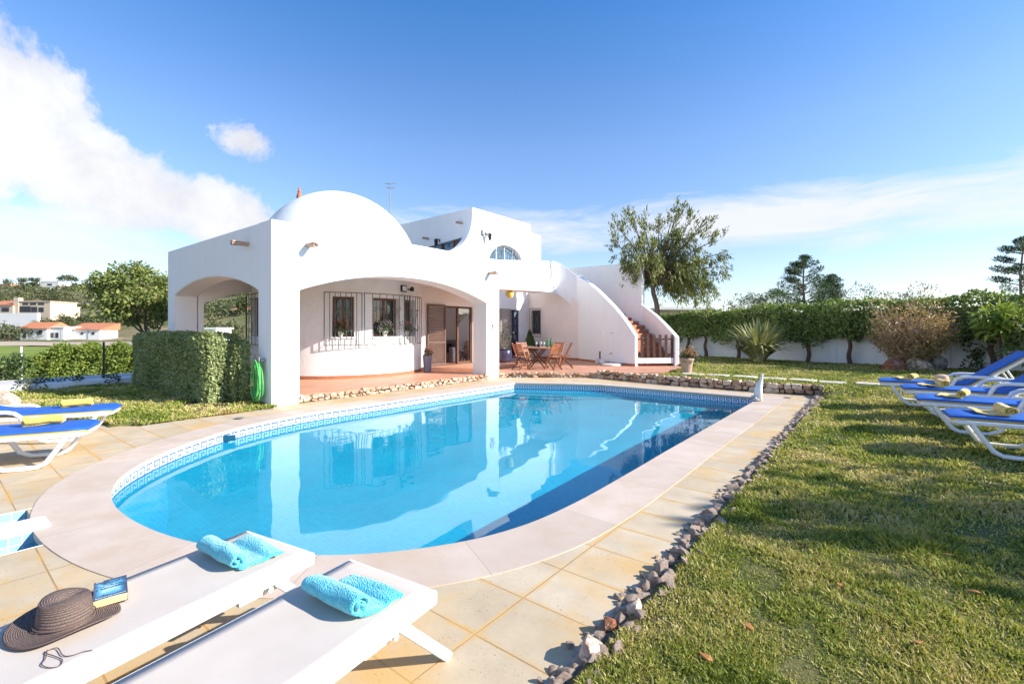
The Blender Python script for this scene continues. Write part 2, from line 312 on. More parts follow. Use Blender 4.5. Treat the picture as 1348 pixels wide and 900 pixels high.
# ------------------------------------------------------------------ mesh helpers
def wmat(o):
    Mx = o.matrix_basis.copy()
    while o.parent: o = o.parent; Mx = o.matrix_basis @ Mx
    return Mx
def empty(name, loc, rz=0, label=None, cat=None, group=None):
    o = bpy.data.objects.new(name, None); COL.objects.link(o); o.location = loc; o.rotation_euler = (0, 0, rz)
    o.empty_display_size = .2
    return tag(o, label, cat, group)
def tag(o, label=None, cat=None, group=None, kind=None):
    if label: o['label'] = label
    if cat: o['category'] = cat
    if group: o['group'] = group
    if kind: o['kind'] = kind
    return o
def P3(p): return Vector((p[0], p[1], p[2]))
class MB:
    def __init__(s): s.v = []; s.f = []; s.uv = {}; s.mi = []
    def add(s, vs, fs, mi=0):
        k = len(s.v); s.v += [tuple(v) for v in vs]
        for f in fs: s.f.append(tuple(i+k for i in f)); s.mi.append(mi)
        return s
    def quad(s, a, b, c, d, mi=0, uv=None):
        if uv: s.uv[len(s.f)] = uv
        return s.add([a, b, c, d], [(0, 1, 2, 3)], mi)
    def box(s, c, d, rz=0, rx=0, ry=0, mi=0):
        Mx = Matrix.Rotation(rz, 3, 'Z') @ Matrix.Rotation(ry, 3, 'Y') @ Matrix.Rotation(rx, 3, 'X')
        vs = []
        for sz in (-.5, .5):
            for sx, sy in ((-.5, -.5), (.5, -.5), (.5, .5), (-.5, .5)):
                vs.append(Vector(c)+Mx @ Vector((sx*d[0], sy*d[1], sz*d[2])))
        return s.add(vs, [(3, 2, 1, 0), (4, 5, 6, 7), (0, 1, 5, 4), (1, 2, 6, 5), (2, 3, 7, 6), (3, 0, 4, 7)], mi)
    def bb(s, x0, x1, y0, y1, z0, z1, mi=0):
        return s.box(((x0+x1)/2, (y0+y1)/2, (z0+z1)/2), (x1-x0, y1-y0, z1-z0), mi=mi)
    def bar(s, a, b, w, t=None, up=(0, 0, 1)):
        a = P3(a); b = P3(b); t = t or w; ax = (b-a).normalized(); u = Vector(up)
        if abs(ax.dot(u)) > .98: u = Vector((1, 0, 0))
        sd = ax.cross(u).normalized(); u = sd.cross(ax)
        vs = [p+sd*i*w/2+u*j*t/2 for p in (a, b) for i, j in ((-1, -1), (1, -1), (1, 1), (-1, 1))]
        return s.add(vs, [(3, 2, 1, 0), (4, 5, 6, 7), (0, 1, 5, 4), (1, 2, 6, 5), (2, 3, 7, 6), (3, 0, 4, 7)])
    def tube(s, pts, r, n=8, cap=True, flat=1):
        pts = [P3(p) for p in pts]; m = len(pts)
        rs = r if isinstance(r, (list, tuple)) else [r]*m
        k = len(s.v); prev = None
        for i, p in enumerate(pts):
            t = (pts[min(i+1, m-1)]-pts[max(i-1, 0)])
            t = t.normalized() if t.length > 1e-9 else Vector((0, 0, 1))
            if prev is None:
                u = Vector((0, 0, 1)) if abs(t.z) < .9 else Vector((1, 0, 0))
                u = (u-t*u.dot(t)).normalized()
            else:
                u = prev-t*prev.dot(t); u = u.normalized() if u.length > 1e-6 else prev
            prev = u; w = t.cross(u)
            for j in range(n):
                a = 2*math.pi*j/n
                s.v.append(tuple(p+(u*math.cos(a)*flat+w*math.sin(a))*rs[i]))
        for i in range(m-1):
            for j in range(n):
                j2 = (j+1) % n
                s.f.append((k+i*n+j, k+i*n+j2, k+(i+1)*n+j2, k+(i+1)*n+j)); s.mi.append(0)
        if cap:
            s.f.append(tuple(k+j for j in range(n))[::-1]); s.mi.append(0)
            s.f.append(tuple(k+(m-1)*n+j for j in range(n))); s.mi.append(0)
        return s
    def lathe(s, prof, c=(0, 0, 0), n=20, mi=0, uv=False):
        k = len(s.v); m = len(prof)
        for r_, z in prof:
            for j in range(n):
                a = 2*math.pi*j/n; s.v.append((c[0]+r_*math.cos(a), c[1]+r_*math.sin(a), c[2]+z))
        for i in range(m-1):
            for j in range(n):
                j2 = (j+1) % n
                if uv: s.uv[len(s.f)] = [(j/n, i/(m-1)), ((j+1)/n, i/(m-1)), ((j+1)/n, (i+1)/(m-1)), (j/n, (i+1)/(m-1))]
                s.f.append((k+i*n+j, k+i*n+j2, k+(i+1)*n+j2, k+(i+1)*n+j)); s.mi.append(mi)
        if prof[0][0] > 1e-4: s.f.append(tuple(k+j for j in range(n))[::-1]); s.mi.append(mi)
        if prof[-1][0] > 1e-4: s.f.append(tuple(k+(m-1)*n+j for j in range(n))); s.mi.append(mi)
        return s
    def prism(s, poly, z0, z1, mi=0):
        return s.slab(poly, [], lambda u, v, w: (u, v, w), z0, z1, mi)
    def slab(s, outer, holes, mp, w0, w1, mi=0):
        bm = bmesh.new(); loops = [outer]+list(holes)
        es = []; vmap = {}
        for li, lp in enumerate(loops):
            vs = [bm.verts.new((p[0], p[1], 0)) for p in lp]
            for i, v in enumerate(vs): vmap[v] = (li, i)
            for i in range(len(vs)): es.append(bm.edges.new((vs[i], vs[(i+1) % len(vs)])))
        bmesh.ops.triangle_fill(bm, use_beauty=True, use_dissolve=False, edges=es)
        bm.verts.index_update(); off = []; t = 0
        for lp in loops: off.append(t); t += len(lp)
        def gi(v): li, i = vmap[v]; return off[li]+i
        flat = [p for lp in loops for p in lp]; n = len(flat)
        vs = [mp(p[0], p[1], w1) for p in flat]+[mp(p[0], p[1], w0) for p in flat]
        fs = []
        for f in bm.faces:
            ids = [gi(v) for v in f.verts]
            a = [flat[i] for i in ids]
            ar = sum(a[i][0]*a[(i+1) % len(a)][1]-a[(i+1) % len(a)][0]*a[i][1] for i in range(len(a)))
            if ar < 0: ids = ids[::-1]
            fs.append(tuple(ids)); fs.append(tuple(i+n for i in ids[::-1]))
        for lp, o_ in zip(loops, off):
            q = len(lp)
            for i in range(q):
                a = o_+i; b = o_+(i+1) % q; fs.append((a, a+n, b+n, b))
        bm.free(); return s.add(vs, fs, mi)
    def gridwall(s, us, zs, skip, mp, w0, w1, mi=0):
        k = len(s.v); nu, nz = len(us), len(zs)
        for w in (w0, w1):
            for z in zs:
                for u in us: s.v.append(tuple(mp(u, z, w)))
        def id_(w, j, i): return k+w*nu*nz+j*nu+i
        def solid(i, j): return 0 <= i < nu-1 and 0 <= j < nz-1 and not skip((us[i]+us[i+1])/2, (zs[j]+zs[j+1])/2)
        for j in range(nz-1):
            for i in range(nu-1):
                if not solid(i, j): continue
                q = [(j, i), (j, i+1), (j+1, i+1), (j+1, i)]
                s.f.append(tuple(id_(1, *p) for p in q)); s.f.append(tuple(id_(0, *p) for p in q[::-1])); s.mi += [mi, mi]
                for (a, b), (di, dj) in (((0, 1), (0, -1)), ((1, 2), (1, 0)), ((2, 3), (0, 1)), ((3, 0), (-1, 0))):
                    if not solid(i+di, j+dj):
                        s.f.append((id_(0, *q[a]), id_(0, *q[b]), id_(1, *q[b]), id_(1, *q[a]))); s.mi.append(mi)
        return s
    def build(s, name, mat, parent=None, smooth=False, bevel=0, world=True, angle=35, seg=2, recalc=True):
        me = bpy.data.meshes.new(name)
        vs = s.v
        if parent is not None and world:
            inv = wmat(parent).inverted(); vs = [tuple(inv @ Vector(v)) for v in vs]
        me.from_pydata(vs, [], s.f)
        for m_ in (mat if isinstance(mat, (list, tuple)) else [mat]): me.materials.append(m_)
        if any(s.mi): me.polygons.foreach_set('material_index', s.mi)
        if s.uv:
            ul = me.uv_layers.new(name='UVMap')
            for fi, uvs in s.uv.items():
                for li, w in zip(me.polygons[fi].loop_indices, uvs): ul.data[li].uv = w
        if recalc:
            bm = bmesh.new(); bm.from_mesh(me); bmesh.ops.recalc_face_normals(bm, faces=bm.faces); bm.to_mesh(me); bm.free()
        if smooth:
            me.polygons.foreach_set('use_smooth', [True]*len(me.polygons))
            if smooth != 'all': me.set_sharp_from_angle(angle=R(angle))
        o = bpy.data.objects.new(name, me); COL.objects.link(o)
        if parent is not None: o.parent = parent
        if bevel:
            b = o.modifiers.new('bevel', 'BEVEL'); b.width = bevel; b.segments = seg; b.limit_method = 'ANGLE'; b.angle_limit = R(angle); b.harden_normals = False
            me.polygons.foreach_set('use_smooth', [True]*len(me.polygons)); me.set_sharp_from_angle(angle=R(angle+25))
        return o
def quads_mesh(name, V, mats, parent=None, k=4, core=None):
    """V: (n,k,3) separate polygons in world space; core: MB with extra faces using material slot 1"""
    n = V.shape[0]; co = V.reshape(-1, 3).astype(np.float64)
    me = bpy.data.meshes.new(name); nv = n*k; cv, cf = [], []
    if core is not None: cv, cf = core.v, core.f
    if parent is not None:
        inv = np.array(wmat(parent).inverted()); co = co @ inv[:3, :3].T+inv[:3, 3]
        if cv: cv = (np.array(cv) @ inv[:3, :3].T+inv[:3, 3]).tolist()
    nl = nv+sum(len(f) for f in cf)
    me.vertices.add(nv+len(cv)); me.loops.add(nl); me.polygons.add(n+len(cf))
    allco = np.concatenate([co.ravel(), np.array(cv, dtype=float).ravel()]) if cv else co.ravel()
    me.vertices.foreach_set('co', allco)
    li = list(range(nv)); ls = list(range(0, nv, k)); lt = [k]*n; mi = [0]*n; p = nv
    for f in cf:
        ls.append(p); lt.append(len(f)); li += [i+nv for i in f]; p += len(f); mi.append(1)
    me.loops.foreach_set('vertex_index', li); me.polygons.foreach_set('loop_start', ls); me.polygons.foreach_set('loop_total', lt)
    for m_ in (mats if isinstance(mats, (list, tuple)) else [mats]): me.materials.append(m_)
    me.polygons.foreach_set('material_index', mi)
    me.update(calc_edges=True); me.validate()
    o = bpy.data.objects.new(name, me); COL.objects.link(o)
    if parent is not None: o.parent = parent
    return o
def unit(a): return a/np.maximum(np.linalg.norm(a, axis=1, keepdims=True), 1e-9)
def rnd_dirs(n): return unit(rng.normal(size=(n, 3)))
def leaves(P, D, Nn, ln, wd):
    """P base points, D leaf directions, Nn approx normals; rhombus leaves"""
    P = np.asarray(P); n = len(P); D = unit(D); Sd = unit(np.cross(D, Nn)+1e-6); U = np.cross(Sd, D)
    ln = (np.ones(n)*ln)[:, None]*(.7+.6*rng.random((n, 1))); wd = (np.ones(n)*wd)[:, None]*(.7+.6*rng.random((n, 1)))
    mid = P+D*ln*.5+U*ln*.06
    return np.stack([P, mid+Sd*wd*.5, P+D*ln, mid-Sd*wd*.5], axis=1)
def clump_leaves(C, rad, per, ln, wd, droop=0., flat=1.):
    C = np.asarray(C); out = []
    for c, r_ in zip(C, rad):
        d = rnd_dirs(per); rr = r_*np.cbrt(rng.random((per, 1)))
        off = d*rr; off[:, 2] *= flat
        Pp = c+off; D = unit(d+.9*rnd_dirs(per)+np.array([0, 0, -droop])); out.append(leaves(Pp, D, rnd_dirs(per), ln, wd))
    return np.concatenate(out)
def face_leaves(pts, nrm, ln, wd, spread=.9):
    n = len(pts); Nn = unit(np.asarray(nrm)+spread*rng.normal(size=(n, 3))*.6)
    D = unit(np.cross(Nn, rnd_dirs(n))+.35*np.asarray(nrm)); return leaves(pts, D, Nn, ln, wd)
def limb(mb, a, b, r0, r1, wob=.08, n=6, seg=7):
    a = P3(a); b = P3(b); ln = (b-a).length; pts = []
    ph = random.random()*9
    for i in range(n+1):
        t = i/n; w = math.sin(t*math.pi)*ln*wob
        pts.append(a.lerp(b, t)+Vector((math.sin(ph+t*5)*w, math.cos(ph*1.7+t*4)*w, 0)))
    mb.tube(pts, [r0+(r1-r0)*i/n for i in range(n+1)], seg)
    return pts
def rock_mesh(name, size, seed, sub=3, mat='rock'):
    bm = bmesh.new(); bmesh.ops.create_icosphere(bm, subdivisions=sub, radius=1)
    off = Vector((seed*3.1, seed*7.7, seed*1.3))
    for v in bm.verts:
        p = v.co.copy()
        k = 1+.38*mnoise.noise(p*1.1+off)+.20*mnoise.noise(p*2.6+off)+.08*mnoise.noise(p*6+off)
        q = p*k
        # chip with planes
        for a in range(11):
            rr = random.Random(seed*31+a); d = Vector((rr.uniform(-1, 1), rr.uniform(-1, 1), rr.uniform(-.5, 1))).normalized(); lim = rr.uniform(.42, .78)
            e = q.dot(d)-lim
            if e > 0: q -= d*e*.9
        v.co = Vector((q.x*size[0], q.y*size[1], q.z*size[2]))
    me = bpy.data.meshes.new(name); bm.to_mesh(me); bm.free(); me.materials.append(M[mat])
    me.polygons.foreach_set('use_smooth', [True]*len(me.polygons)); me.set_sharp_from_angle(angle=R(28))
    return me
# ------------------------------------------------------------------ light and sky
SA = R(25); SE = R(29)
SD = Vector((math.cos(SA)*math.cos(SE), math.sin(SA)*math.cos(SE), math.sin(SE)))
sun = bpy.data.lights.new('sun', 'SUN'); sun.energy = 3.7; sun.angle = R(.5); sun.color = (1, .95, .86)
so = bpy.data.objects.new('sun', sun); COL.objects.link(so); so.rotation_euler = SD.to_track_quat('Z', 'Y').to_euler()
W = bpy.data.worlds.new('World'); S.world = W; W.use_nodes = True; nt = W.node_tree; nt.nodes.clear()
sky = N(nt, 'ShaderNodeTexSky'); sky.sky_type = 'NISHITA'; sky.sun_disc = False; sky.sun_elevation = SE; sky.sun_rotation = math.pi/2-SA
sky.air_density = 1.0; sky.dust_density = .35; sky.ozone_density = 2.2; sky.altitude = 100
tc = nt.nodes.new('ShaderNodeTexCoord'); gen = tc.outputs['Generated']
sx = N(nt, 'ShaderNodeSeparateXYZ'); L(nt, gen, sx.inputs[0])
az = math_(nt, 'MULTIPLY', math_(nt, 'ARCTAN2', math_(nt, 'MULTIPLY', sx.outputs[0], -1), sx.outputs[1]), 180/math.pi)
el = math_(nt, 'MULTIPLY', math_(nt, 'ARCSINE', sx.outputs[2]), 180/math.pi)
nz = noise_(nt, gen, 8, 12, .66, .25); nb = noise_(nt, gen, 2.6, 4, .55)
stv = N(nt, 'ShaderNodeMapping'); stv.inputs['Scale'].default_value = (1, 1, 5); L(nt, gen, stv.inputs[0])
ns = noise_(nt, stv.outputs[0], 4, 8, .65, .6)
def blob(a0, e0, ra, re, slope=0):
    da = math_(nt, 'SUBTRACT', az, a0)
    de = math_(nt, 'SUBTRACT', el, math_(nt, 'MULTIPLY_ADD', da, slope, e0)); 
    x = math_(nt, 'DIVIDE', da, ra); y = math_(nt, 'DIVIDE', de, re)
    r2 = math_(nt, 'ADD', math_(nt, 'MULTIPLY', x, x), math_(nt, 'MULTIPLY', y, y))
    return math_(nt, 'SUBTRACT', 1, math_(nt, 'SQRT', r2))
def mx_(*a):
    r_ = a[0]
    for b in a[1:]: r_ = math_(nt, 'MAXIMUM', r_, b)
    return r_
cum = mx_(blob(87, 18.5, 7.5, 6.8), blob(95, 17, 12, 9), blob(79.5, 13.3, 9.5, 4.9, .12), blob(71.5, 12.2, 9.5, 3.7, .20), math_(nt, 'MULTIPLY_ADD', blob(68.1, 19.2, 3.0, 2.3), .7, -.10), blob(120, 20, 22, 8), blob(150, 26, 24, 7), blob(-150, 24, 30, 8), blob(-80, 22, 18, 6))
dens = math_(nt, 'ADD', math_(nt, 'MULTIPLY', cum, 1.1), math_(nt, 'MULTIPLY', math_(nt, 'SUBTRACT', nz, .5), 2.3))
cmask = ramp(nt, dens, [(.0, (0, 0, 0)), (.12, (.38, .38, .38)), (.30, (.88, .88, .88)), (.7, (1, 1, 1))])
strk = mx_(blob(8, 11.6, 36, 3.5, .0), blob(-12, 10, 22, 2.2, .05), math_(nt, 'MULTIPLY', blob(40, 12, 18, 3), .8), math_(nt, 'MULTIPLY', blob(82, 8.5, 14, 3), .7))
sdens = math_(nt, 'ADD', strk, math_(nt, 'MULTIPLY', math_(nt, 'SUBTRACT', ns, .5), 2.0))
smask = ramp(nt, sdens, [(.02, (0, 0, 0)), (.75, (.9, .9, .9))])
shade = ramp(nt, math_(nt, 'ADD', math_(nt, 'MULTIPLY', nb, .6), math_(nt, 'MULTIPLY', nz, .4)), [(.34, (1.7, 1.75, 1.95)), (.47, (2.25, 2.28, 2.42)), (.60, (2.75, 2.77, 2.83))])
grad = ramp(nt, math_(nt, 'DIVIDE', el, 60), [(0, (.54, .52, .56)), (.12, (.55, .54, .60)), (.35, (.50, .57, .68)), (.65, (.17, .47, .72)), (1, (.11, .38, .66))])
skc = mixc(nt, 1, sky.outputs[0], grad, 'MULTIPLY')
skc = mixc(nt, smask, skc, (2.55, 2.6, 2.8)); skc = mixc(nt, cmask, skc, shade)
bg = N(nt, 'ShaderNodeBackground'); bg.inputs[1].default_value = .15; L(nt, skc, bg.inputs[0])
wo = N(nt, 'ShaderNodeOutputWorld'); L(nt, bg.outputs[0], wo.inputs[0])
V = S.view_settings; V.view_transform = 'Standard'; V.look = 'None'; V.exposure = 1.33; V.gamma = 1
S.cycles.max_bounces = 8; S.cycles.transparent_max_bounces = 12; S.cycles.use_denoising = True
# ------------------------------------------------------------------ terrain
def pl(x, pts):
    if x <= pts[0][0]: return pts[0][1]
    for (a, b), (c, d) in zip(pts, pts[1:]):
        if x <= c: return b+(d-b)*(x-a)/(c-a)
    return pts[-1][1]
FLAT = [(0, -.4), (16, -.4), (19, -1.0), (28, -1.9), (45, -2.2), (110, -2.3), (150, -2), (4000, -2)]
HILL = [(0, -.4), (16, -.4), (19, -1.0), (28, -1.9), (45, -2.2), (110, -2.3), (140, -1.5), (152, -1.1), (165, .5), (180, 4), (200, 8), (250, 15), (380, 33), (425, 43), (480, 43), (800, 25), (2000, 10), (4000, 8)]
def tz(x, y):
    d = math.hypot(x, y)
    a = math.degrees(math.atan2(-x, y))            # left of +Y
    w = max(0, min(1, (a-42)/14))*max(0, min(1, (150-a)/30)); w = w*w*(3-2*w)
    dd = x*FW[0]+y*FW[1] if w > 0 else d
    dd = dd if 20 < a < 110 else d
    z = pl(d, FLAT)*(1-w)+pl(max(dd, d*.6), HILL)*w
    amp = max(0, min(1, (d-150)/150))
    z += amp*w*(9*mnoise.noise(Vector((x*.006, y*.006, 3)))+3.5*mnoise.noise(Vector((x*.02, y*.02, 7))))
    if 18 < d < 150: z += .25*mnoise.noise(Vector((x*.07, y*.07, 1)))
    return z
rad = [0, 5, 10, 14, 16, 17.5, 19, 21, 24, 28, 33, 39, 46, 55, 66, 78, 90, 102, 114, 126, 135, 144, 152, 160, 168, 176, 185, 194, 204, 216, 230, 246, 264, 284, 304, 324, 344, 364, 382, 400, 415, 430, 450, 480, 530, 600, 700, 900, 1200, 1800, 2600, 4000]
na = 260; mb = MB()
for r_ in rad[1:]:
    for j in range(na):
        a = 2*math.pi*j/na; x, y = r_*math.cos(a), r_*math.sin(a)
        mb.v.append((x, y, tz(x, y)))
mb.v.append((0, 0, -.4)); c0 = len(mb.v)-1
for i in range(len(rad)-2):
    for j in range(na):
        j2 = (j+1) % na; mb.f.append((i*na+j, i*na+j2, (i+1)*na+j2, (i+1)*na+j)); mb.mi.append(0)
for j in range(na): mb.f.append((c0, j, (j+1) % na)); mb.mi.append(0)
# the pool, lawn and deck sit on a platform: drop the terrain far below them
mb.v = [(x, y, -2.2 if math.hypot(x, y) < 13.9 else z) for x, y, z in mb.v]
tag(mb.build('terrain', M['terrain'], smooth='all', recalc=False), kind='structure')
def drape(name, pxs, ds, lift, mat):
    m = MB(); nn = len(ds)
    for px in pxs:
        for d in ds:
            x, y = at(px, d if not callable(d) else d(px)); m.v.append((x, y, tz(x, y)+lift))
    for i in range(len(pxs)-1):
        for j in range(nn-1): m.f.append((i*nn+j, (i+1)*nn+j, (i+1)*nn+j+1, i*nn+j+1)); m.mi.append(0)
    return tag(m.build(name, mat, smooth='all', recalc=False), kind='structure')
pxs = list(range(-260, 330, 10))
drape('field', pxs, [33, 38, 44, 50, 56, 62, 70, 78, 86, 94, 100], .22, M['field'])
drape('dirt_road', pxs, [104, 108, 112, 116, 120, 124, 128], .25, M['road'])
# ------------------------------------------------------------------ pool
def catmull(pts, per=8, closed=False):
    out = []; n = len(pts)
    for i in range(n-1):
        p0 = pts[max(i-1, 0)]; p1 = pts[i]; p2 = pts[i+1]; p3 = pts[min(i+2, n-1)]
        for k in range(per):
            t = k/per
            out.append(tuple(.5*((2*p1[a])+(-p0[a]+p2[a])*t+(2*p0[a]-5*p1[a]+4*p2[a]-p3[a])*t*t+(-p0[a]+3*p1[a]-3*p2[a]+p3[a])*t**3) for a in (0, 1)))
    out.append(pts[-1]); return out
near = [(-8.1, 5.2), (-8.08, 4.2), (-7.75, 3.02), (-7.03, 1.98), (-6.2, 1.30), (-5.35, 1.02), (-4.45, 1.02), (-3.6, 1.23), (-2.85, 1.66), (-2.38, 2.2), (-2.13, 2.78), (-2.04, 3.5), (-2.03, 4.6), (-2.04, 5.6)]
arc = catmull(near, 6)
pool = [(-8.1, 8.0), (-8.1, 6.2)]+arc+[(-2.04, 8), (-2.04, 11.48), (-3.3, 11.48), (-5.95, 11.48), (-7.0, 10.98), (-8.1, 10.4)]
def area(p): return sum(p[i][0]*p[(i+1) % len(p)][1]-p[(i+1) % len(p)][0]*p[i][1] for i in range(len(p)))/2
if area(pool) < 0: pool.reverse()
def offset(p, d):
    n = len(p); out = []
    for i in range(n):
        a, b, c = Vector(p[i-1]), Vector(p[i]), Vector(p[(i+1) % n])
        n1 = Vector(((b-a).y, -(b-a).x)).normalized(); n2 = Vector(((c-b).y, -(c-b).x)).normalized()
        nn = (n1+n2).normalized(); out.append(tuple(b+nn*d/max(.5, nn.dot(n1))))
    return out
def ring(name, a, b, za, zb, mat, thick=None):
    m = MB(); n = len(a); u = 0
    for i in range(n):
        j = (i+1) % n; du = math.dist(a[i], a[j])
        m.quad((*a[i], za), (*b[i], zb), (*b[j], zb), (*a[j], za), uv=[(u, 0), (u, .5), (u+du, .5), (u+du, 0)])
        if thick:
            m.quad((*a[i], za-thick), (*a[i], za), (*a[j], za), (*a[j], za-thick), uv=[(u, 0), (u, .1), (u+du, .1), (u+du, 0)])
            m.quad((*b[i], zb), (*b[i], zb-thick), (*b[j], zb-thick), (*b[j], zb), uv=[(u, .5), (u, .6), (u+du, .6), (u+du, .5)])
        u += du
    return m
inner = offset(pool, -.03); outer = offset(pool, .47)
tag(ring('pool_coping', inner, outer, .006, .006, None, .05).build('pool_coping', M['coping'], recalc=True), kind='structure')
WZ = -.165
m = MB(); n = len(pool); u = 0; basin = MB(); DP = -.80
for i in range(n):
    j = (i+1) % n; du = math.dist(pool[i], pool[j]); k = max(1, int(du/.5))
    a, b = pool[i], pool[j]
    sk = abs(a[0]+7.75) < .5 and 2.2 < a[1] < 3.05
    m.quad((*a, -.175), (*a, -.03), (*b, -.03), (*b, -.175), uv=[(u, 0), (u, 1), (u+du, 1), (u+du, 0)])
    basin.quad((*a, DP), (*a, -.176), (*b, -.176), (*b, DP), uv=[(u, DP), (u, -.176), (u+du, -.176), (u+du, DP)])
    u += du
k = len(basin.v); bm = bmesh.new(); vs = [bm.verts.new((*p, 0)) for p in pool]
bmesh.ops.triangle_fill(bm, use_beauty=True, edges=[bm.edges.new((vs[i], vs[(i+1) % n])) for i in range(n)])
bm.verts.index_update()
for f in bm.faces:
    ids = [v.index for v in f.verts]; basin.uv[len(basin.f)] = [pool[i] for i in ids]
    basin.add([(*pool[i], DP) for i in ids], [tuple(range(len(ids)))])
bm.free()
for st_i, (z, ins) in enumerate(((-.32, 1.15), (-.46, .85), (-.62, .5))):     # corner steps
    q = 1.5-st_i*-.38
    tri = [(-8.09, 10.38), (-8.09, 10.38-.55-st_i*.32), (-7.0+.35+.1*st_i, 10.45-st_i*.34), (-5.95+.45+st_i*.34, 11.47-.0), (-5.95, 11.47), (-7.0, 10.97)]
    b0 = len(basin.f); basin.prism(tri, DP+.01, z)
    for fi in range(b0, len(basin.f)): basin.uv[fi] = [(basin.v[v][0]+basin.v[v][2], basin.v[v][1]) for v in basin.f[fi]]
pb = basin.build('pool_basin', M['pool_tile'], recalc=False); tag(pb, kind='structure')
tb = m.build('pool_tile_band', M['key'], recalc=False); tag(tb, kind='structure')
# rippled water sheet, as real geometry (its edges run a little way into the walls)
def inpoly(x, y, p):
    c = False; n_ = len(p)
    for i in range(n_):
        (x1, y1), (x2, y2) = p[i], p[i-1]
        if (y1 > y) != (y2 > y) and x < (x2-x1)*(y-y1)/(y2-y1)+x1: c = not c
    return c
wat = MB(); gx = np.arange(-8.3, -1.8, .07); gy = np.arange(.8, 11.75, .07); ins = {}; wid = {}
for i, x in enumerate(gx):
    for j, y in enumerate(gy):
        ins[i, j] = inpoly(x, y, pool); wid[i, j] = len(wat.v)
        q = Vector((x*1.0, y*.75, 0))
        wat.v.append((x, y, WZ+.0024*mnoise.noise(q*1.5)+.0011*mnoise.noise(q*4+Vector((5, 2, 1)))+.00035*mnoise.noise(q*9+Vector((1, 8, 3)))))
for i in range(len(gx)-1):
    for j in range(len(gy)-1):
        if ins[i, j] or ins[i+1, j] or ins[i, j+1] or ins[i+1, j+1]: wat.f.append((wid[i, j], wid[i+1, j], wid[i+1, j+1], wid[i, j+1])); wat.mi.append(0)
wo_ = tag(wat.build('pool_water', M['water'], recalc=False, smooth='all'), kind='structure')
wo_.cycles.is_caustics_caster = True; pb.cycles.is_caustics_receiver = True; tb.cycles.is_caustics_receiver = True; sun.cycles.is_caustics_light = True
# skimmer mouth in the tile band
sk = MB(); a = Vector((-7.70, 3.0)); b = Vector((-7.55, 2.72)); nn = Vector((.88, -.47))*.012
sk.box((-7.605, 2.80, -.105), (.26, .03, .085), rz=math.atan2(.30, .20)+.02)
o = sk.build('pool_skimmer', M['skimmer'], bevel=.006); tag(o, 'dark skimmer mouth in the key tile band of the pool wall', 'skimmer')
# small foot bath beside the coping
def bath(x0, x1, y0, y1):
    t = MB(); z = -.26
    t.quad((x0, y0, z), (x1, y0, z), (x1, y1, z), (x0, y1, z), uv=[(x0, y0), (x1, y0), (x1, y1), (x0, y1)])
    for p, q in (((x0, y0), (x0, y1)), ((x0, y1), (x1, y1)), ((x1, y1), (x1, y0)), ((x1, y0), (x0, y0))):
        ln = math.dist(p, q); t.quad((*p, z), (*q, z), (*q, .004), (*p, .004), uv=[(0, z), (ln, z), (ln, .004), (0, .004)])
    return t
fb = empty('foot_bath', (-5.08, -.3, 0), 0, 'small blue mosaic foot bath split by a white bar beside the pool coping', 'foot bath')
for x0, x1 in ((-5.60, -5.23), (-4.95, -4.58)):
    t = bath(x0+.004, x1-.004, -1.496, .72).build('mosaic_basin', M['spa_tile'], fb, recalc=False)
    w = MB(); w.quad((x0, -1.5, -.13), (x1, -1.5, -.13), (x1, .72, -.13), (x0, .72, -.13)); w = w.build('water', M['water'], fb, recalc=False, smooth='all'); w.cycles.is_caustics_caster = True; t.cycles.is_caustics_receiver = True
MB().bb(-5.225, -4.955, -1.5, .62, -.24, .03).build('dividing_bar', M['white_pot'], fb, bevel=.02)
# ------------------------------------------------------------------ deck with a hole for pool and bath
deck_out = [(-1.02, -4), (-1.02, 12.75), (-4.1, 12.7), (-6.9, 13.2), (-9.35, 11.3), (-9.35, 4.21), (-9.05, 2.12), (-9.4, 1.85), (-12.2, 1.05), (-14, .2), (-14, -4)]
hole = offset(pool, .3)
dm = MB().slab(deck_out, [hole, [(-5.60, -1.5), (-4.58, -1.5), (-4.58, .55), (-5.60, .55)]], lambda u, v, w: (u, v, w), -.06, 0)
tag(dm.build('pool_deck', M['deck']), kind='structure')
# ------------------------------------------------------------------ lawns
def sstep(t): t = max(0, min(1, t)); return t*t*(3-2*t)
def lz(x, y):
    return .045+.17*sstep((y-2.5)/9.6)*(.12+.88*max(sstep((x+1.1)/3), sstep((y-11.6)/1.1)))+.02*mnoise.noise(Vector((x*.8, y*.8, 2)))+.04*sstep((x+1.05)/1.5)
def lawn_in(x, y):
    if x < -.97: 
        if y < pl(x, [(-6.9, 13.2), (-5.5, 12.92), (-4.1, 12.72), (-2, 12.65), (-.97, 12.78)]): return False
        if x < -6.9: return y > 20 and x > -8
        if x < -4.95 and y < 14.9+(x+4.95)*.93+.02: return False
        if x < -5.2 and y < 17.6: return False
        return True
    return True
m = MB(); xs = np.arange(-8.0, 16.1, .25); ys = np.arange(-6, 24.1, .25); idx = {}
for i, x in enumerate(xs):
    for j, y in enumerate(ys):
        idx[i, j] = len(m.v); m.v.append((x, y, lz(x, y)))
def xclip(i):  return xs[i]
for i in range(len(xs)-1):
    for j in range(len(ys)-1):
        cx_, cy_ = xs[i]+.125, ys[j]+.125
        if lawn_in(cx_, cy_): m.f.append((idx[i, j], idx[i+1, j], idx[i+1, j+1], idx[i, j+1])); m.mi.append(0)
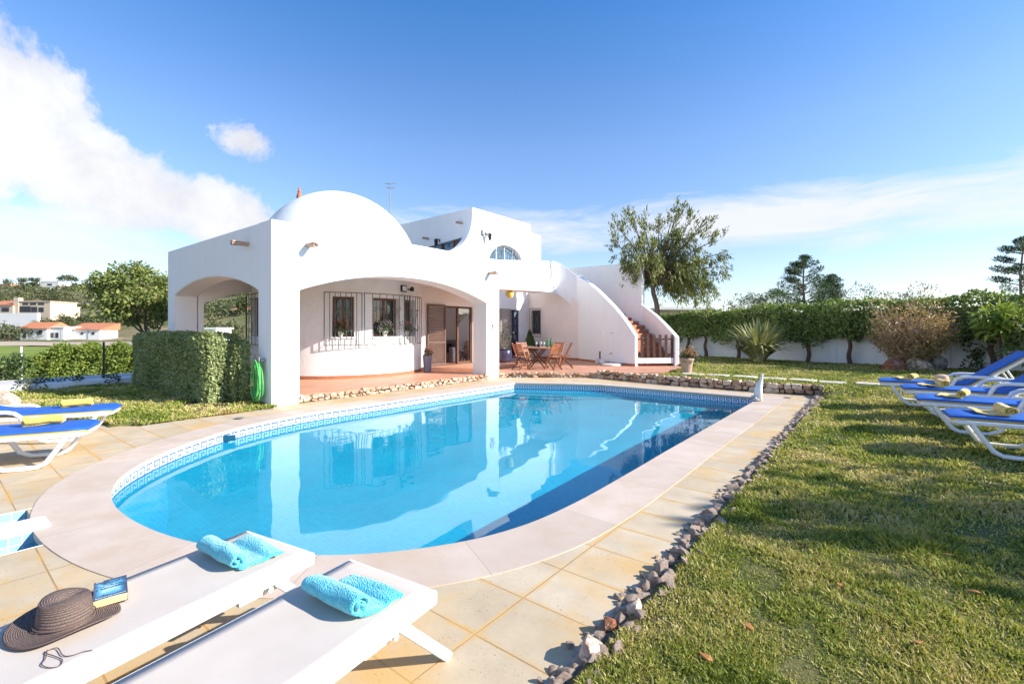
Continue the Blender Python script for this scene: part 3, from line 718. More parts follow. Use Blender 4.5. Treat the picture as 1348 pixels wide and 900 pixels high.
# skirt so that the raised lawn has an edge
o = m.build('lawn', M['lawn'], smooth='all', recalc=False); tag(o, kind='structure')
mod = o.modifiers.new('depth', 'SOLIDIFY'); mod.thickness = .35; mod.offset = -1
def ll_in(x, y):
    if x > -9.02: return False
    if x > -9.36: return y < 4.22 and y > 2.12+(x+9.05)*-.0 and y > 2.1
    yl = pl(x, [(-14, .2), (-12.2, 1.05), (-9.4, 1.85), (-9.05, 2.12)])
    return y > yl
llz = lambda x, y: .035+.02*mnoise.noise(Vector((x*.7, y*.7, 5)))
m = MB(); xs2 = np.arange(-16.2, -9.0, .15); ys2 = np.arange(-3, 6.01, .15); idx = {}
for i, x in enumerate(xs2):
    for j, y in enumerate(ys2): idx[i, j] = len(m.v); m.v.append((x, y, llz(x, y)))
for i in range(len(xs2)-1):
    for j in range(len(ys2)-1):
        if ll_in(xs2[i]+.075, ys2[j]+.075): m.f.append((idx[i, j], idx[i+1, j], idx[i+1, j+1], idx[i, j+1])); m.mi.append(0)
o = m.build('lawn', M['lawn'], smooth='all', recalc=False); tag(o, kind='structure')
mod = o.modifiers.new('depth', 'SOLIDIFY'); mod.thickness = .3; mod.offset = -1
# grass blades (uncountable)
def blades(name, n, sampler, zf, test, hgt, mat):
    P = sampler(n); keep = np.array([test(x, y) for x, y in P]); P = P[keep]
    z = np.array([zf(x, y) for x, y in P]); B = np.column_stack([P, z-.004]); k = len(B)
    dist = np.hypot(P[:, 0], P[:, 1]); sc = np.clip(dist/3.2, .75, 4.0)
    cl_ = np.array([mnoise.noise(Vector((x*2.6, y*2.6, 3)))+.6*mnoise.noise(Vector((x*9, y*9, 6))) for x, y in P])
    kp = rng.random(k) < np.clip(.80+.7*cl_, .35, 1); B = B[kp]; sc = sc[kp]; cl_ = cl_[kp]; k = len(B)
    h_ = hgt*(.45+.9*rng.random(k))*np.clip(1+1.1*cl_, .5, 1.7)*np.clip(sc, .8, 1.35); w = .0038*sc*(.7+.6*rng.random(k))
    a = rng.random(k)*2*math.pi; sd = np.column_stack([np.cos(a), np.sin(a), np.zeros(k)])
    ln = rng.normal(size=(k, 2))*.75; tip = B+np.column_stack([ln*h_[:, None]*.8, h_])
    mid = (B+tip)/2; mid[:, 2] += h_*.14
    V_ = np.stack([B-sd*w[:, None], B+sd*w[:, None], mid+sd*w[:, None]*.8, tip, mid-sd*w[:, None]*.8], axis=1)
    return tag(quads_mesh(name, V_, M[mat], k=5), kind='stuff')
def samp_polar(n):
    # more blades near the camera
    r_ = 1.1*np.exp(rng.random(n)*math.log(26/1.1)); a = R(128.25)-R(52)+rng.random(n)*R(60)-R(0)
    a = R(128.25)-(R(-2)+rng.random(n)*R(56)); return np.column_stack([r_*np.cos(a), r_*np.sin(a)])
blades('grass', 520000, samp_polar, lz, lambda x, y: lawn_in(x, y) and x < 15.8 and y < 23.5, .023, 'grass')
def samp_side(n):
    r_ = 1.1*np.exp(rng.random(n)*math.log(17/1.1)); a = R(128.25)-(R(54)+rng.random(n)*R(62)); return np.column_stack([r_*np.cos(a), r_*np.sin(a)])
blades('grass', 110000, samp_side, lz, lambda x, y: lawn_in(x, y) and x < 15.8 and -5.8 < y < 23.5, .023, 'grass')
def samp_left(n): return np.column_stack([-16.1+rng.random(n)*7.1, -.5+rng.random(n)*5.5])
blades('grass', 70000, samp_left, llz, ll_in, .035, 'grass')
# ------------------------------------------------------------------ villa
def arc_pts(x0, z0, x1, z1, top, n=22):
    """flattened arch from (x0,z0) to (x1,z1) with crown height top"""
    out = []
    for i in range(n+1):
        t = i/n; zb = z0+(z1-z0)*t
        out.append((x0+(x1-x0)*t, zb+(top-(z0+z1)/2)*(1-abs(2*t-1)**2.1)))
    return out
villa = empty('villa', (-12, 9, 0), 0, 'white domed villa with arched portico and curved outside stair beyond the pool', 'villa')
FX = -9.3
TB = .15
front = [(4.23, -.3), (4.8, -.3)]+arc_pts(4.8, 2.31, 10.56, 2.30, 2.80)+[(10.56, -.3), (11.15, -.3), (11.15, 3.67), (4.23, 3.66)]
MB().slab(front, [], lambda u, v, w: (FX+w, u, v), -.57, 0).build('portico_front_wall', M['plaster'], villa, bevel=.022)
left = [(-15.43, -.5), (-14.93, -.5)]+arc_pts(-14.93, 2.42, -9.872, 2.30, 2.74)+[(-9.872, 3.655), (-15.43, 3.655)]
MB().slab(left, [], lambda u, v, w: (u, 4.232-w, v), -.55, 0).build('portico_side_wall', M['plaster'], villa, bevel=.022)
west = [(4.80, -.5), (4.95, -.5)]+arc_pts(4.95, 2.25, 9.4, 2.25, 2.72)+[(9.4, -.5), (13.4, -.5), (13.4, 3.65), (4.80, 3.65)]
MB().slab(west, [], lambda u, v, w: (-15.43-w, u, v), -.5, 0).build('portico_west_wall', M['plaster'], villa, bevel=.02)
MB().bb(-14.92, -9.88, 4.79, 11.14, 2.96, 3.08).bb(-14.92, -10.63, 11.142, 12.6, 2.96, 3.08).build('roof_slab', M['plaster'], villa)
# round bay room under the dome
BC = (-13.85, 8.55); BR = 2.6
def bay_theta(px):
    lo, hi = -80, 46
    for _ in range(40):
        md = (lo+hi)/2; x, y = BC[0]+BR*math.cos(R(md)), BC[1]+BR*math.sin(R(md))
        if proj(x, y, 1)[0] < px: lo = md
        else: hi = md
    return (lo+hi)/2
def bay_d(t): x, y = BC[0]+BR*math.cos(R(t)), BC[1]+BR*math.sin(R(t)); return x*FW[0]+y*FW[1]
WIN = []
for a, b in ((437, 466.5), (491, 526.5)):
    WIN.append((bay_theta(a), bay_theta(b)))
w3 = bay_theta(533.0); WIN.append((w3, w3+(WIN[0][1]-WIN[0][0])))
w0 = WIN[0][0]; WIN.insert(0, (-112, -90))
ZB, ZT = 1.30, 2.42
us = sorted(set([round(x, 3) for x in np.arange(-118, 66, 3).tolist()]+[t for w in WIN for t in w]))
zs = [0, .5, 1.0, ZB, 1.7, 2.1, ZT, 2.7, 2.97]
def inwin(u, z): return ZB < z < ZT and any(a < u < b for a, b in WIN)
def baymap(u, z, w): return (BC[0]+(BR+w)*math.cos(R(u)), BC[1]+(BR+w)*math.sin(R(u)), z)
MB().gridwall(us, zs, inwin, baymap, -.28, 0).build('bay_wall', M['plaster_rough'], villa, smooth=True, angle=40)
mb = MB()
uu = np.arange(-118, 46, 3)
for a, b in zip(uu, uu[1:]):
    p = [baymap(a, 0, .012), baymap(b, 0, .012)]
    mb.quad((*p[0][:2], TB-.02), (*p[1][:2], TB-.02), (*p[1][:2], TB+.09), (*p[0][:2], TB+.09))
    q = [baymap(a, 0, -.01), baymap(b, 0, -.01)]
    mb.quad((*p[0][:2], TB+.09), (*p[1][:2], TB+.09), (*q[1][:2], TB+.09), (*q[0][:2], TB+.09))
mb.build('skirting', M['terracotta'], villa)
def scroll(mb, fn, u, z, s, r_=.006, flip=1, uz=1):
    pts = []
    for i in range(19):
        t = i/18*2.4*math.pi; rr = s*(1-i/22)
        pts.append(fn(u+flip*rr*math.cos(t), z+rr*uz*math.sin(t)))
    mb.tube(pts, r_, 5, cap=False)
def grille(fn, u0, u1, z0, z1, nbar, parent, mat='iron_green', name='grille', r_=.009, uz=1):
    g = MB()
    n = 8
    for z in (z0, z1): g.tube([fn(u0+(u1-u0)*i/n, z) for i in range(n+1)], r_*1.25, 6)
    for i in range(nbar):
        u = u0+(u1-u0)*i/(nbar-1); g.tube([fn(u, z0), fn(u, z1)], r_*(1.35 if i in (0, nbar-1) else 1), 6)
    h_ = z1-z0; w_ = (u1-u0)
    if nbar > 4:
        for k in (.34, .66):
            c = u0+w_*k
            for fl in (-1, 1):
                scroll(g, fn, c+fl*w_*.055, z0+h_*.70, w_*.055, r_*.7, fl, uz); scroll(g, fn, c+fl*w_*.055, z0+h_*.27, w_*.055, r_*.7, fl, uz)
                g.tube([fn(c, z0+h_*.68), fn(c+fl*w_*.11, z0+h_*.30)], r_*.7, 5)
    return g.build(name, M[mat], parent, smooth=True)
PO = []
for i, (a, b) in enumerate(WIN):
    f = MB(); dm_ = .19
    def arcbar(u0, u1, z0, z1, d0, d1, mb):
        k = 6
        for j in range(k):
            ua, ub = u0+(u1-u0)*j/k, u0+(u1-u0)*(j+1)/k
            pts = [baymap(ua, z0, d0), baymap(ub, z0, d0), baymap(ub, z1, d0), baymap(ua, z1, d0), baymap(ua, z0, d1), baymap(ub, z0, d1), baymap(ub, z1, d1), baymap(ua, z1, d1)]
            mb.add(pts, [(0, 1, 2, 3), (7, 6, 5, 4), (4, 5, 1, 0), (3, 2, 6, 7), (0, 3, 7, 4), (1, 5, 6, 2)])
    fw_ = 2.0
    arcbar(a, a+fw_, ZB, ZT, -.24, -.17, f); arcbar(b-fw_, b, ZB, ZT, -.24, -.17, f); arcbar(a+fw_, b-fw_, ZT-.07, ZT, -.24, -.17, f); arcbar(a+fw_, b-fw_, ZB, ZB+.07, -.24, -.17, f)
    mid = (a+b)/2; arcbar(mid-.7, mid+.7, ZB+.07, ZT-.07, -.235, -.175, f)
    w = f.build('window', M['brown_wood'], villa)
    p = MB(); arcbar(a+fw_, b-fw_, ZB+.07, ZT-.07, -.22, -.205, p); p.build('pane', M['glass'], w)
    s = MB(); arcbar(a-.6, b+.6, ZB-.045, ZB+.004, -.16, .035, s); s.build('sill', M['plaster'], w, bevel=.006)
    da = (b-a)*.30
    bot = ZB-.22
    grille(lambda u, z: baymap(u, z, .13), a-da, b+da, bot, ZT+.10, 8, w, uz=.0476)
    for u in (a-da, b+da):
        for z in (bot, ZT+.10): MB().tube([baymap(u, z, .13), baymap(u, z, -.02)], .009, 5).build('grille_stay', M['iron_green'], w)
    if i: PO.append((mid, i))
# dome
dp = [(2.60*math.cos(R(a)), 2.86*math.sin(R(a))) for a in np.linspace(0, 90, 22)]
MB().lathe([(2.62, -.1)]+dp[:-1]+[(0.001, 2.86)], (-13.92, 8.5, 3.09), 56).build('dome', M['plaster'], villa, smooth='all')
# clay finial on the far roof corner
fx, fy = at(394, 19.0)
MB().lathe([(.08, -.9), (.08, -.05), (.10, -.02), (.115, .10), (.09, .23), (.05, .28), (.07, .32), (.045, .40), (.01, .54)], (fx, fy, zat(263, 19.0)), 14).build('clay_finial', M['terracotta'], villa, smooth=True)
# door wall with sliding door
DX = -11.85
dw = [(9.9, 0), (13.45, 0), (13.45, 2.96), (9.9, 2.96)]
MB().slab(dw, [[(11.25, .272), (12.68, .272), (12.68, 2.34), (11.25, 2.34)]], lambda u, v, w: (DX+w, u, v), -.25, 0).build('garden_wall', M['peach'], villa)
MB().bb(-16, DX-.05, 13.2, 13.42, 0, 2.95).build('room_wall', M['peach'], villa)
sd = MB()
for y in (11.25, 11.93, 12.62): sd.bb(DX-.13, DX-.05, y, y+.06, .272, 2.34)
sd.bb(DX-.13, DX-.05, 11.31, 12.62, 2.27, 2.335); sd.bb(DX-.12, DX-.06, 11.99, 12.62, .275, .36); sd.bb(DX-.14, DX+.03, 11.22, 12.7, .255, .285)
sd = sd.build('sliding_door', M['brown_wood'], villa)
gp = MB().bb(DX-.095, DX-.085, 11.99, 12.62, .36, 2.27).build('pane', M['door_glass'], sd)
def louvre(mb, p0, p1, z0, z1, t=.035, n=30):
    """framed louvre panel between two plan points"""
    p0 = Vector((*p0, 0)); p1 = Vector((*p1, 0)); d = (p1-p0).normalized(); nn = Vector((-d.y, d.x, 0)); ln = (p1-p0).length
    for a, b in ((0, .06), (ln-.06, ln)): 
        c = p0+d*(a+b)/2; mb.box((c.x, c.y, (z0+z1)/2), (b-a, t, z1-z0), rz=math.atan2(d.y, d.x))
    c = p0+d*ln/2
    for z, h_ in ((z0+.05, .10), (z1-.04, .08), ((z0+z1)/2-.25, .07)): mb.box((c.x, c.y, z), (ln-.12, t*.98, h_), rz=math.atan2(d.y, d.x))
    for i in range(n):
        z = z0+.12+(z1-z0-.22)*(i+.5)/n
        mb.box((c.x, c.y, z), (ln-.12, t*1.1, .012), rz=math.atan2(d.y, d.x), rx=R(38))
lv = MB(); louvre(lv, (DX+.06, 10.42), (DX+.06, 11.25), .28, 2.36); lv.build('louvre_shutter', M['shutter'], villa)
# living room seen through the door
room = MB(); room.bb(-16, DX-.26, 10.95, 13.2, .15, .27); room.build('room_floor', M['terracotta_floor'], villa)
MB().bb(-16.1, -15.95, 10.9, 13.2, .27, 2.95).build('room_wall', M['peach'], villa)
MB().bb(-15.94, -15.88, 11.2, 12.1, .27, 2.3).build('inner_door', M['brown_wood'], villa, bevel=.01)
# body of the house, patio wall, upper storey
PX = -13.2
YB, YE, YF = 14.15, 18.2, 19.1
def halfround(u, n=24): pass
hole_door = [(16.62, TB), (17.30, TB), (17.30, 2.42), (16.62, 2.42)]
hr = [(15.05, 4.12)]+[(16.37-1.32*math.cos(math.pi*i/20), 4.12+1.17*math.sin(math.pi*i/20)) for i in range(21)][1:-1]+[(17.69, 4.12)]
wing = [(12.45+1.66*math.sin(R(a)), 6.28-1.75*math.cos(R(a))) for a in np.linspace(0, 90, 14)]
up = [(13.45, -.3), (YE, -.3), (YE, 6.56), (14.11, 6.56)]+[(y, z) for y, z in wing[::-1]][0:]+[(11.0, 4.50), (11.0, 3.0), (13.45, 3.0)]
MB().slab(up, [hole_door, hr], lambda u, v, w: (PX+w, u, v), -.32, 0).build('upper_front_wall', M['plaster'], villa, bevel=.02)
MB().bb(-18.2, PX-.02, YE+.002, YF, 2.9, 6.18).build('upper_rear_wall', M['plaster'], villa, bevel=.02)
side = [(-18.3, 2.9), (PX-.325, 2.9), (PX-.325, 6.555), (-18.3, 6.50)]
MB().slab(side, [[(-16.6, 3.9), (-13.75, 3.9), (-13.75, 5.40), (-16.6, 5.18)]], lambda u, v, w: (u, YB-w, v), -.3, 0).build('upper_side_wall', M['plaster'], villa, bevel=.015)
MB().bb(-18.6, -18.3, YB, YF, 2.9, 6.45).bb(-18.3, PX-.33, YB+.31, YE-.01, 6.2, 6.3).bb(-19.0, -18.32, YB-1.4, YB-.002, 2.9, 6.1).build('upper_back_wall', M['plaster'], villa, bevel=.015)
MB().bb(-18.3, PX-.34, 13.0, 18, 2.97, 3.07).build('roof_slab', M['plaster'], villa)
# band window on the roof terrace
bw = MB()
bw.bb(-16.6, -13.75, YB+.08, YB+.13, 3.9, 4.0)
for x in (-16.6, -15.9, -15.2, -14.45, -13.83): bw.bb(x, x+.07, YB+.06, YB+.14, 3.92, 5.3)
bw.bb(-14.38, -13.83, YB+.10, YB+.14, 4.0, 5.3)
bw.bb(-16.53, -15.9, YB+.10, YB+.14, 4.0, 5.14)
bw = bw.build('window', M['brown_wood'], villa)
MB().bb(-15.83, -14.45, YB+.16, YB+.17, 3.95, 5.35).build('pane', M['blue_glass'], bw)
# half-round window with bowed white bars
hw = MB(); pts = [(PX-.16, 16.37-1.29*math.cos(math.pi*i/24), 4.13+1.14*math.sin(math.pi*i/24)) for i in range(25)]
hw.tube(pts, .035, 6); hw.bar((PX-.16, 15.08, 4.14), (PX-.16, 17.66, 4.14), .06)
for y in (15.8, 16.37, 16.95): hw.bar((PX-.16, y, 4.14), (PX-.16, y, 4.13+1.14*math.sqrt(max(0, 1-((y-16.37)/1.29)**2))), .035)
hw = hw.build('half_round_window', M['white_metal'], villa)
MB().slab([(y, z) for _, y, z in pts], [], lambda u, v, w: (PX-.17+w, u, v), -.006, 0).build('pane', M['blue_glass'], hw)
g = MB()
for i in range(13):
    y = 15.15+i*2.44/12; zt = 4.12+1.13*math.sqrt(max(0.01, 1-((y-16.37)/1.32)**2))
    g.tube([(PX+.16, y, 4.06), (PX+.17, y, (4.1+zt)/2+.1), (PX+.10, y, zt-.02), (PX-.02, y, zt+.03)], .012, 5)
g.tube([(PX+.165, 15.1, 4.08), (PX+.165, 17.64, 4.08)], .012, 5)
g.tube([(PX+.10, 16.37-1.30*math.cos(math.pi*i/20), 4.12+1.11*math.sin(math.pi*i/20)) for i in range(21)], .013, 5)
g.build('grille', M['iron_green'], hw, smooth=True)
# patio door, its shutter, barred window
pd = MB()
for y in (16.62, 16.90, 17.22): pd.bb(PX-.14, PX-.07, y, y+.08, TB+.05, 2.42)
for z in (TB+.05, .95, 1.3, 1.65, 2.0, 2.34): pd.bb(PX-.135, PX-.075, 16.70, 17.22, z, z+.075)
pd.bb(PX-.13, PX-.09, 16.70, 17.22, TB+.12, .95)
pd = pd.build('patio_door', M['dark_door'], villa)
MB().bb(PX-.115, PX-.105, 16.70, 17.22, 1.02, 2.34).build('pane', M['blue_glass'], pd)
MB().bb(PX-.2, PX+.05, 16.58, 17.34, TB, TB+.045).build('door_step', M['plaster'], villa)
lv = MB(); louvre(lv, (PX+.05, 15.85), (PX+.05, 16.60), TB+.06, 2.44, n=28); lv.build('louvre_shutter', M['shutter_light'], villa)
PY = 18.0
x0w, x1w = -13.02, -12.50
MB().slab([(PX, -.3), (-10.33, -.3), (-10.33, 2.55), (-11.2, 3.3), (PX, 3.3)], [[(x0w, 1.3), (x1w, 1.3), (x1w, 2.42), (x0w, 2.42)]], lambda u, v, w: (u, PY-w, v), -.25, 0).build('patio_wall', M['peach'], villa)
f = MB().bb(x0w, x0w+.05, PY+.12, PY+.17, 1.3, 2.42).bb(x1w-.05, x1w, PY+.12, PY+.17, 1.3, 2.42).bb(x0w+.05, x1w-.05, PY+.12, PY+.17, 2.36, 2.42).bb(x0w+.05, x1w-.05, PY+.12, PY+.17, 1.3, 1.36).build('window', M['brown_wood'], villa)
MB().bb(x0w+.05, x1w-.05, PY+.14, PY+.15, 1.36, 2.36).build('pane', M['glass'], f)
grille(lambda u, z: (u, PY-.08, z), x0w-.05, x1w+.07, 1.18, 2.50, 5, f)
MB().bb(PX+.01, -10.35, PY-.015, PY-.002, TB, TB+.10).build('skirting', M['terracotta'], villa)
# tall wall behind the stair
MB().bb(PX+.002, -8.12, 19.42, 19.72, -.3, 4.46).build('stair_back_wall', M['plaster'], villa, bevel=.025)
# beam, bridge and curved stair wall
def ribbon(mb, path, t):
    n = len(path); offs = []
    for i in range(n):
        a = Vector(path[max(i-1, 0)][:2]); b = Vector(path[min(i+1, n-1)][:2]); d = (b-a).normalized(); offs.append(Vector((-d.y, d.x))*t)
    k = len(mb.v)
    for (x, y, zb, zt), o_ in zip(path, offs):
        mb.v += [(x, y, zb), (x, y, zt), (x+o_.x, y+o_.y, zt), (x+o_.x, y+o_.y, zb)]
    for i in range(n-1):
        a, b = k+4*i, k+4*i+4
        for j in range(4):
            j2 = (j+1) % 4; mb.f.append((a+j, a+j2, b+j2, b+j)); mb.mi.append(0)
    mb.f.append((k, k+1, k+2, k+3)); mb.f.append(tuple(k+4*(n-1)+j for j in (3, 2, 1, 0))); mb.mi += [0, 0]
B1 = at(731, 21.0)
bm_path = []
for t in (0, .25, .5, .75, 1):
    e = t**1.1
    bm_path.append((FX+(B1[0]-FX)*e, 11.152+(B1[1]-11.152)*t, 2.76+(zat(385, 21)-2.76)*t, 3.67+(zat(344, 21)-3.67)*t))
rb = MB(); ribbon(rb, bm_path, .30); rb.build('bridge_beam', M['plaster'], villa, bevel=.02)
rb = MB(); ribbon(rb, [(x-.302, y, zb+.015, zb+.19) for x, y, zb, zt in bm_path], .85); rb.build('bridge_slab', M['plaster'], villa)
ow = []
fl = []
for px, d, yt, yb in ((729.5, 20.95, 343.6, 385), (738, 20.93, 347, 390), (747, 20.86, 353.5, 397), (753, 20.82, 358, 402.5), (759.5, 20.75, 363, 408)):
    x, y = at(px, d); fl.append((x, y, zat(yb, d), zat(yt, d)))
for px, d, yt in ((759.5, 20.75, 363), (767, 20.2, 367.5), (775, 19.75, 373), (783, 19.35, 379.5), (791, 18.95, 387), (800, 18.5, 396), (808, 18.15, 404.5), (816, 17.85, 413.5), (824, 17.6, 424), (830, 17.4, 433), (836, 17.25, 442)):
    x, y = at(px, d); ow.append((x, y, -.2, zat(yt, d)))
ow[0] = (ow[0][0]+.006, ow[0][1]-.004, ow[0][2], ow[0][3])
rb = MB(); ribbon(rb, fl+ow, .20); rb.build('stair_outer_wall', M['plaster'], villa, bevel=.03)
iw = []
for px, d, yt in ((888, 17.4, 443), (882, 17.9, 436), (873, 18.6, 426), (862, 19.3, 415), (850, 20.0, 405.5), (838, 20.7, 396), (826, 21.3, 389), (812, 21.9, 382)):
    x, y = at(px, d); iw.append((x, y, -.2, zat(yt, d)))
rb = MB(); ribbon(rb, [(x, y, a, b) for x, y, a, b in iw], -.18); rb.build('stair_inner_wall', M['plaster'], villa, bevel=.03)
# skirting along the stair wall
sk = MB(); ribbon(sk, [(x+.008, y-.012, TB, TB+.09) for x, y, a, b in ow], .02); sk.build('skirting', M['terracotta'], villa)
stp = MB()
sb_ = [(.15, 886, 17.55), (1.0, 863, 19.0), (1.6, 846, 20.1), (2.4, 808, 21.6), (3.1, 772, 22.0)]
sa_ = [(.15, 837, 17.40), (1.0, 827, 17.65), (1.6, 815, 18.1), (2.4, 792, 19.15), (3.1, 766, 20.5)]
def along(t_, z): return Vector(at(pl(z, [(a, b) for a, b, c in t_]), pl(z, [(a, c) for a, b, c in t_])+.12))
for i in range(17):
    z = TB+.172*(i+1); z0 = TB+.172*i+.001
    stp.prism([tuple(along(sa_, z0)), tuple(along(sb_, z0)), tuple(along(sb_, z0+.23)), tuple(along(sa_, z0+.23))], z-.34, z)
stp.build('stair_steps', M['terracotta'], villa, bevel=.012)
# drain spouts of half-round clay tile
def spout(p, dr, ln=.32):
    d = Vector(dr).normalized(); s = Vector((-d.y, d.x, 0)); t = MB(); k = 9
    for rr, flip in ((.062, 1), (.045, -1)): pass
    ring_ = lambda q, r_: [q+s*r_*math.cos(math.pi*j/(k-1)+math.pi)+Vector((0, 0, 1))*r_*math.sin(math.pi*j/(k-1)+math.pi) for j in range(k)]
    a = P3(p)-d*.05; b = P3(p)+d*ln+Vector((0, 0, -.03))
    vs = ring_(a, .068)+ring_(b, .062)+ring_(a, .05)+ring_(b, .046)
    fs = []
    for j in range(k-1):
        fs += [(j, j+1, k+j+1, k+j), (2*k+j, 3*k+j, 3*k+j+1, 2*k+j+1), (k+j, k+j+1, 3*k+j+1, 3*k+j)]
    fs += [(0, k, 3*k, 2*k), (k-1, 3*k-1, 4*k-1, 2*k-1)]
    t.add(vs, fs); t.box(tuple((a+b)/2+Vector((0, 0, .012))), (ln+.05, .125, .02), rz=math.atan2(d.y, d.x)); t.build('drain_spout', M['clay_pot'], villa, smooth=True)
spout((FX, 4.98, 3.27), (1, 0, 0)); spout((FX, 10.68, 3.24), (1, 0, 0)); spout((-10.35, 4.23, 3.31), (0, -1, 0)); spout((-15.43, 4.45, 3.33), (-1, 0, 0), .45)
spout((-15.95, YB, 5.62), (0, -1, 0)); spout((-13.85, YB, 6.02), (0, -1, 0))
# lanterns on the upper walls
def lantern(p, dr):
    d = Vector(dr); t = MB(); q = P3(p); e = q+d*.22
    t.tube([q, q+d*.12+Vector((0, 0, .06)), e+Vector((0, 0, .05))], .014, 6); t.box(tuple(q), (.05, .05, .12))
    t.lathe([(.01, .06), (.10, .0), (.085, -.02), (.065, -.22), (.03, -.26)], tuple(e), 8); t.build('wall_lantern', M['iron'], villa, smooth=True)
lantern((-15.2, YB, 5.42), (0, -1, 0)); lantern((-16.9, YB, 5.2), (0, -1, 0)); lantern((PX, 14.95, 5.55), (1, 0, 0)); lantern((PX, 17.95, 4.0), (1, 0, 0))
t = MB(); t.box((PX+.06, 14.72, 5.62), (.10, .16, .22)); t.tube([(PX+.08, 14.8, 5.6), (PX+.22, 14.86, 5.48)], .05, 8); t.build('floodlight', M['grey_metal'], villa, bevel=.01)
# lit wall: bulkhead sign and floodlight under the arch
ux = bay_theta(532); q = [baymap(ux-3.6, 2.68, .03), baymap(ux+1.2, 2.68, .03)]
x_, y_ = at(532, 13.6); z_ = zat(370.5, 13.6)
fl_ = MB(); fl_.bar((q[0][0], q[0][1], 2.74), (q[1][0], q[1][1], 2.74), .06, .20); fl_o = fl_.build('bulkhead_lamp', M['black'], villa, bevel=.01)
fl2 = MB(); nrm = Vector((math.cos(R(ux-1)), math.sin(R(ux-1)), 0))*.034
fl2.bar(tuple(Vector((q[0][0], q[0][1], 2.74)).lerp(Vector((q[1][0], q[1][1], 2.74)), .12)+nrm), tuple(Vector((q[0][0], q[0][1], 2.74)).lerp(Vector((q[1][0], q[1][1], 2.74)), .88)+nrm), .012, .14); fl2.build('lens', M['white_plastic'], fl_o)
t = MB(); e = baymap(ux+4, 2.74, 0); n3_ = Vector((math.cos(R(ux+4)), math.sin(R(ux+4)), 0))
t.tube([P3(e), P3(e)+n3_*.13+Vector((0, 0, -.02))], .02, 6); t.lathe([(.02, .07), (.055, .05), (.07, -.06), (.03, -.07)], tuple(P3(e)+n3_*.15), 10); t.build('floodlight', M['black'], villa, smooth=True)
# round amber lamp and conduit under the bridge
lx, ly = at(671, 16.0); lzz = zat(387.5, 16.0)
lp = MB().lathe([(.01, -.12), (.09, -.11), (.14, -.03), (.14, .05), (.10, .12), (.05, .16)], (lx, ly, lzz), 14).build('bulkhead_lamp', M['yellow_towel'], villa, smooth=True)
# antenna
ax, ay = at(513.5, 21); az0 = zat(300, 21); az1 = zat(240, 21)
t = MB(); t.tube([(ax, ay, 3.0), (ax, ay, az1)], .022, 6)
for k, (zz, ln) in enumerate(((az1-.06, .42), (az1-.25, .30))):
    t.tube([(ax-.5*ln, ay-.3*ln, zz), (ax+.6*ln, ay+.35*ln, zz)], .010, 5)
    for j in range(5):
        q_ = -.45+j*.23; c_ = Vector((ax+q_*ln, ay+q_*.6*ln, zz)); t.tube([c_-Vector((.1, -.16, 0)), c_+Vector((.1, -.16, 0))], .007, 4)
t.build('antenna', M['grey_metal'], villa)
# terrace floor, step, steps to the deck
ter = [(-9.36, 4.80), (-9.36, 11.3), (-9.22, 11.62), (-6.88, 13.12), (-4.98, 14.92), (-5.35, 17.5), (-9.5, 18.0), (-10.3, 19.5), (-13.4, 19.5), (-13.4, 14), (-15, 13.4), (-15.4, 4.9), (-9.9, 4.8)]
o = MB().prism(ter, -.3, TB).build('terrace_floor', M['terracotta_floor']); tag(o, kind='structure')
o = MB().prism([(-11.86, 10.22), (-10.35, 11.16), (-10.35, 13.4), (-11.86, 13.4)], TB+.001, .27).build('terrace_step', M['terracotta_floor'], bevel=.01); tag(o, kind='structure')
# rubble edging walls
def stone_wall(path, z0, z1, label, th=.22, hs=.11, ls=.17, caprow=True):
    """path walked so that the visible face lies on the right hand side"""
    root = empty('stone_wall', (*path[0], 0), 0, label, 'stone wall')
    core = MB(); st = MB()
    for a, b in zip(path, path[1:]):
        a = Vector(a); b = Vector(b); d = (b-a).normalized(); nn = Vector((d.y, -d.x)); ln = (b-a).length
        h_ = z1-z0
        c = (a+b)/2-nn*th*.5; core.box((c.x, c.y, z0+h_*.5-.02), (ln, th*.8, h_-.04), rz=math.atan2(d.y, d.x))
        rows = max(1, round(h_/hs)); 
        for r_ in range(rows):
            x = -random.random()*ls
            while x < ln:
                w = ls*random.uniform(.4, 1.6); hh = h_/rows*random.uniform(.7, 1.25); zj = random.uniform(-.02, .02); tl_ = random.uniform(-.25, .25)
                p = a+d*min(max(x+w/2, 0), ln)-nn*random.uniform(.02, .055); 
                k = len(st.v); cz = z0+h_*(r_+.5)/rows
                bmv = bmesh.new(); bmesh.ops.create_icosphere(bmv, subdivisions=2, radius=1); sd_ = random.random()*50
                for v in bmv.verts:
                    q = v.co; e = Vector((math.copysign(abs(q.x)**.42, q.x), math.copysign(abs(q.y)**.4, q.y), math.copysign(abs(q.z)**.45, q.z)))
                    e *= 1+.42*mnoise.noise(q*1.5+Vector((sd_, 0, 0)))
                    w3_ = p.x+d.x*e.x*w*.46+nn.x*e.y*.075, p.y+d.y*e.x*w*.46+nn.y*e.y*.075, cz+zj+e.z*hh*.48+e.x*w*.46*tl_
                    st.v.append(w3_)
                bmv.verts.index_update()
                for f in bmv.faces: st.f.append(tuple(v.index+k for v in f.verts)); st.mi.append(0)
                bmv.free(); x += w
    core.build('mortar_core', M['mortar'], root); st.build('stones', M['wall_stone'], root, smooth=True, angle=50, recalc=False)
stone_wall([(-9.18, 11.66), (-9.30, 11.3), (-9.30, 11.2)][::-1], 0, .13, 'short pale rubble edging between the right portico pier and the patio', hs=.07)
stone_wall([(-9.31, 4.81), (-9.31, 10.55)], 0, .14, 'low rubble edging under the big arch, along the terracotta terrace', hs=.075, ls=.13)
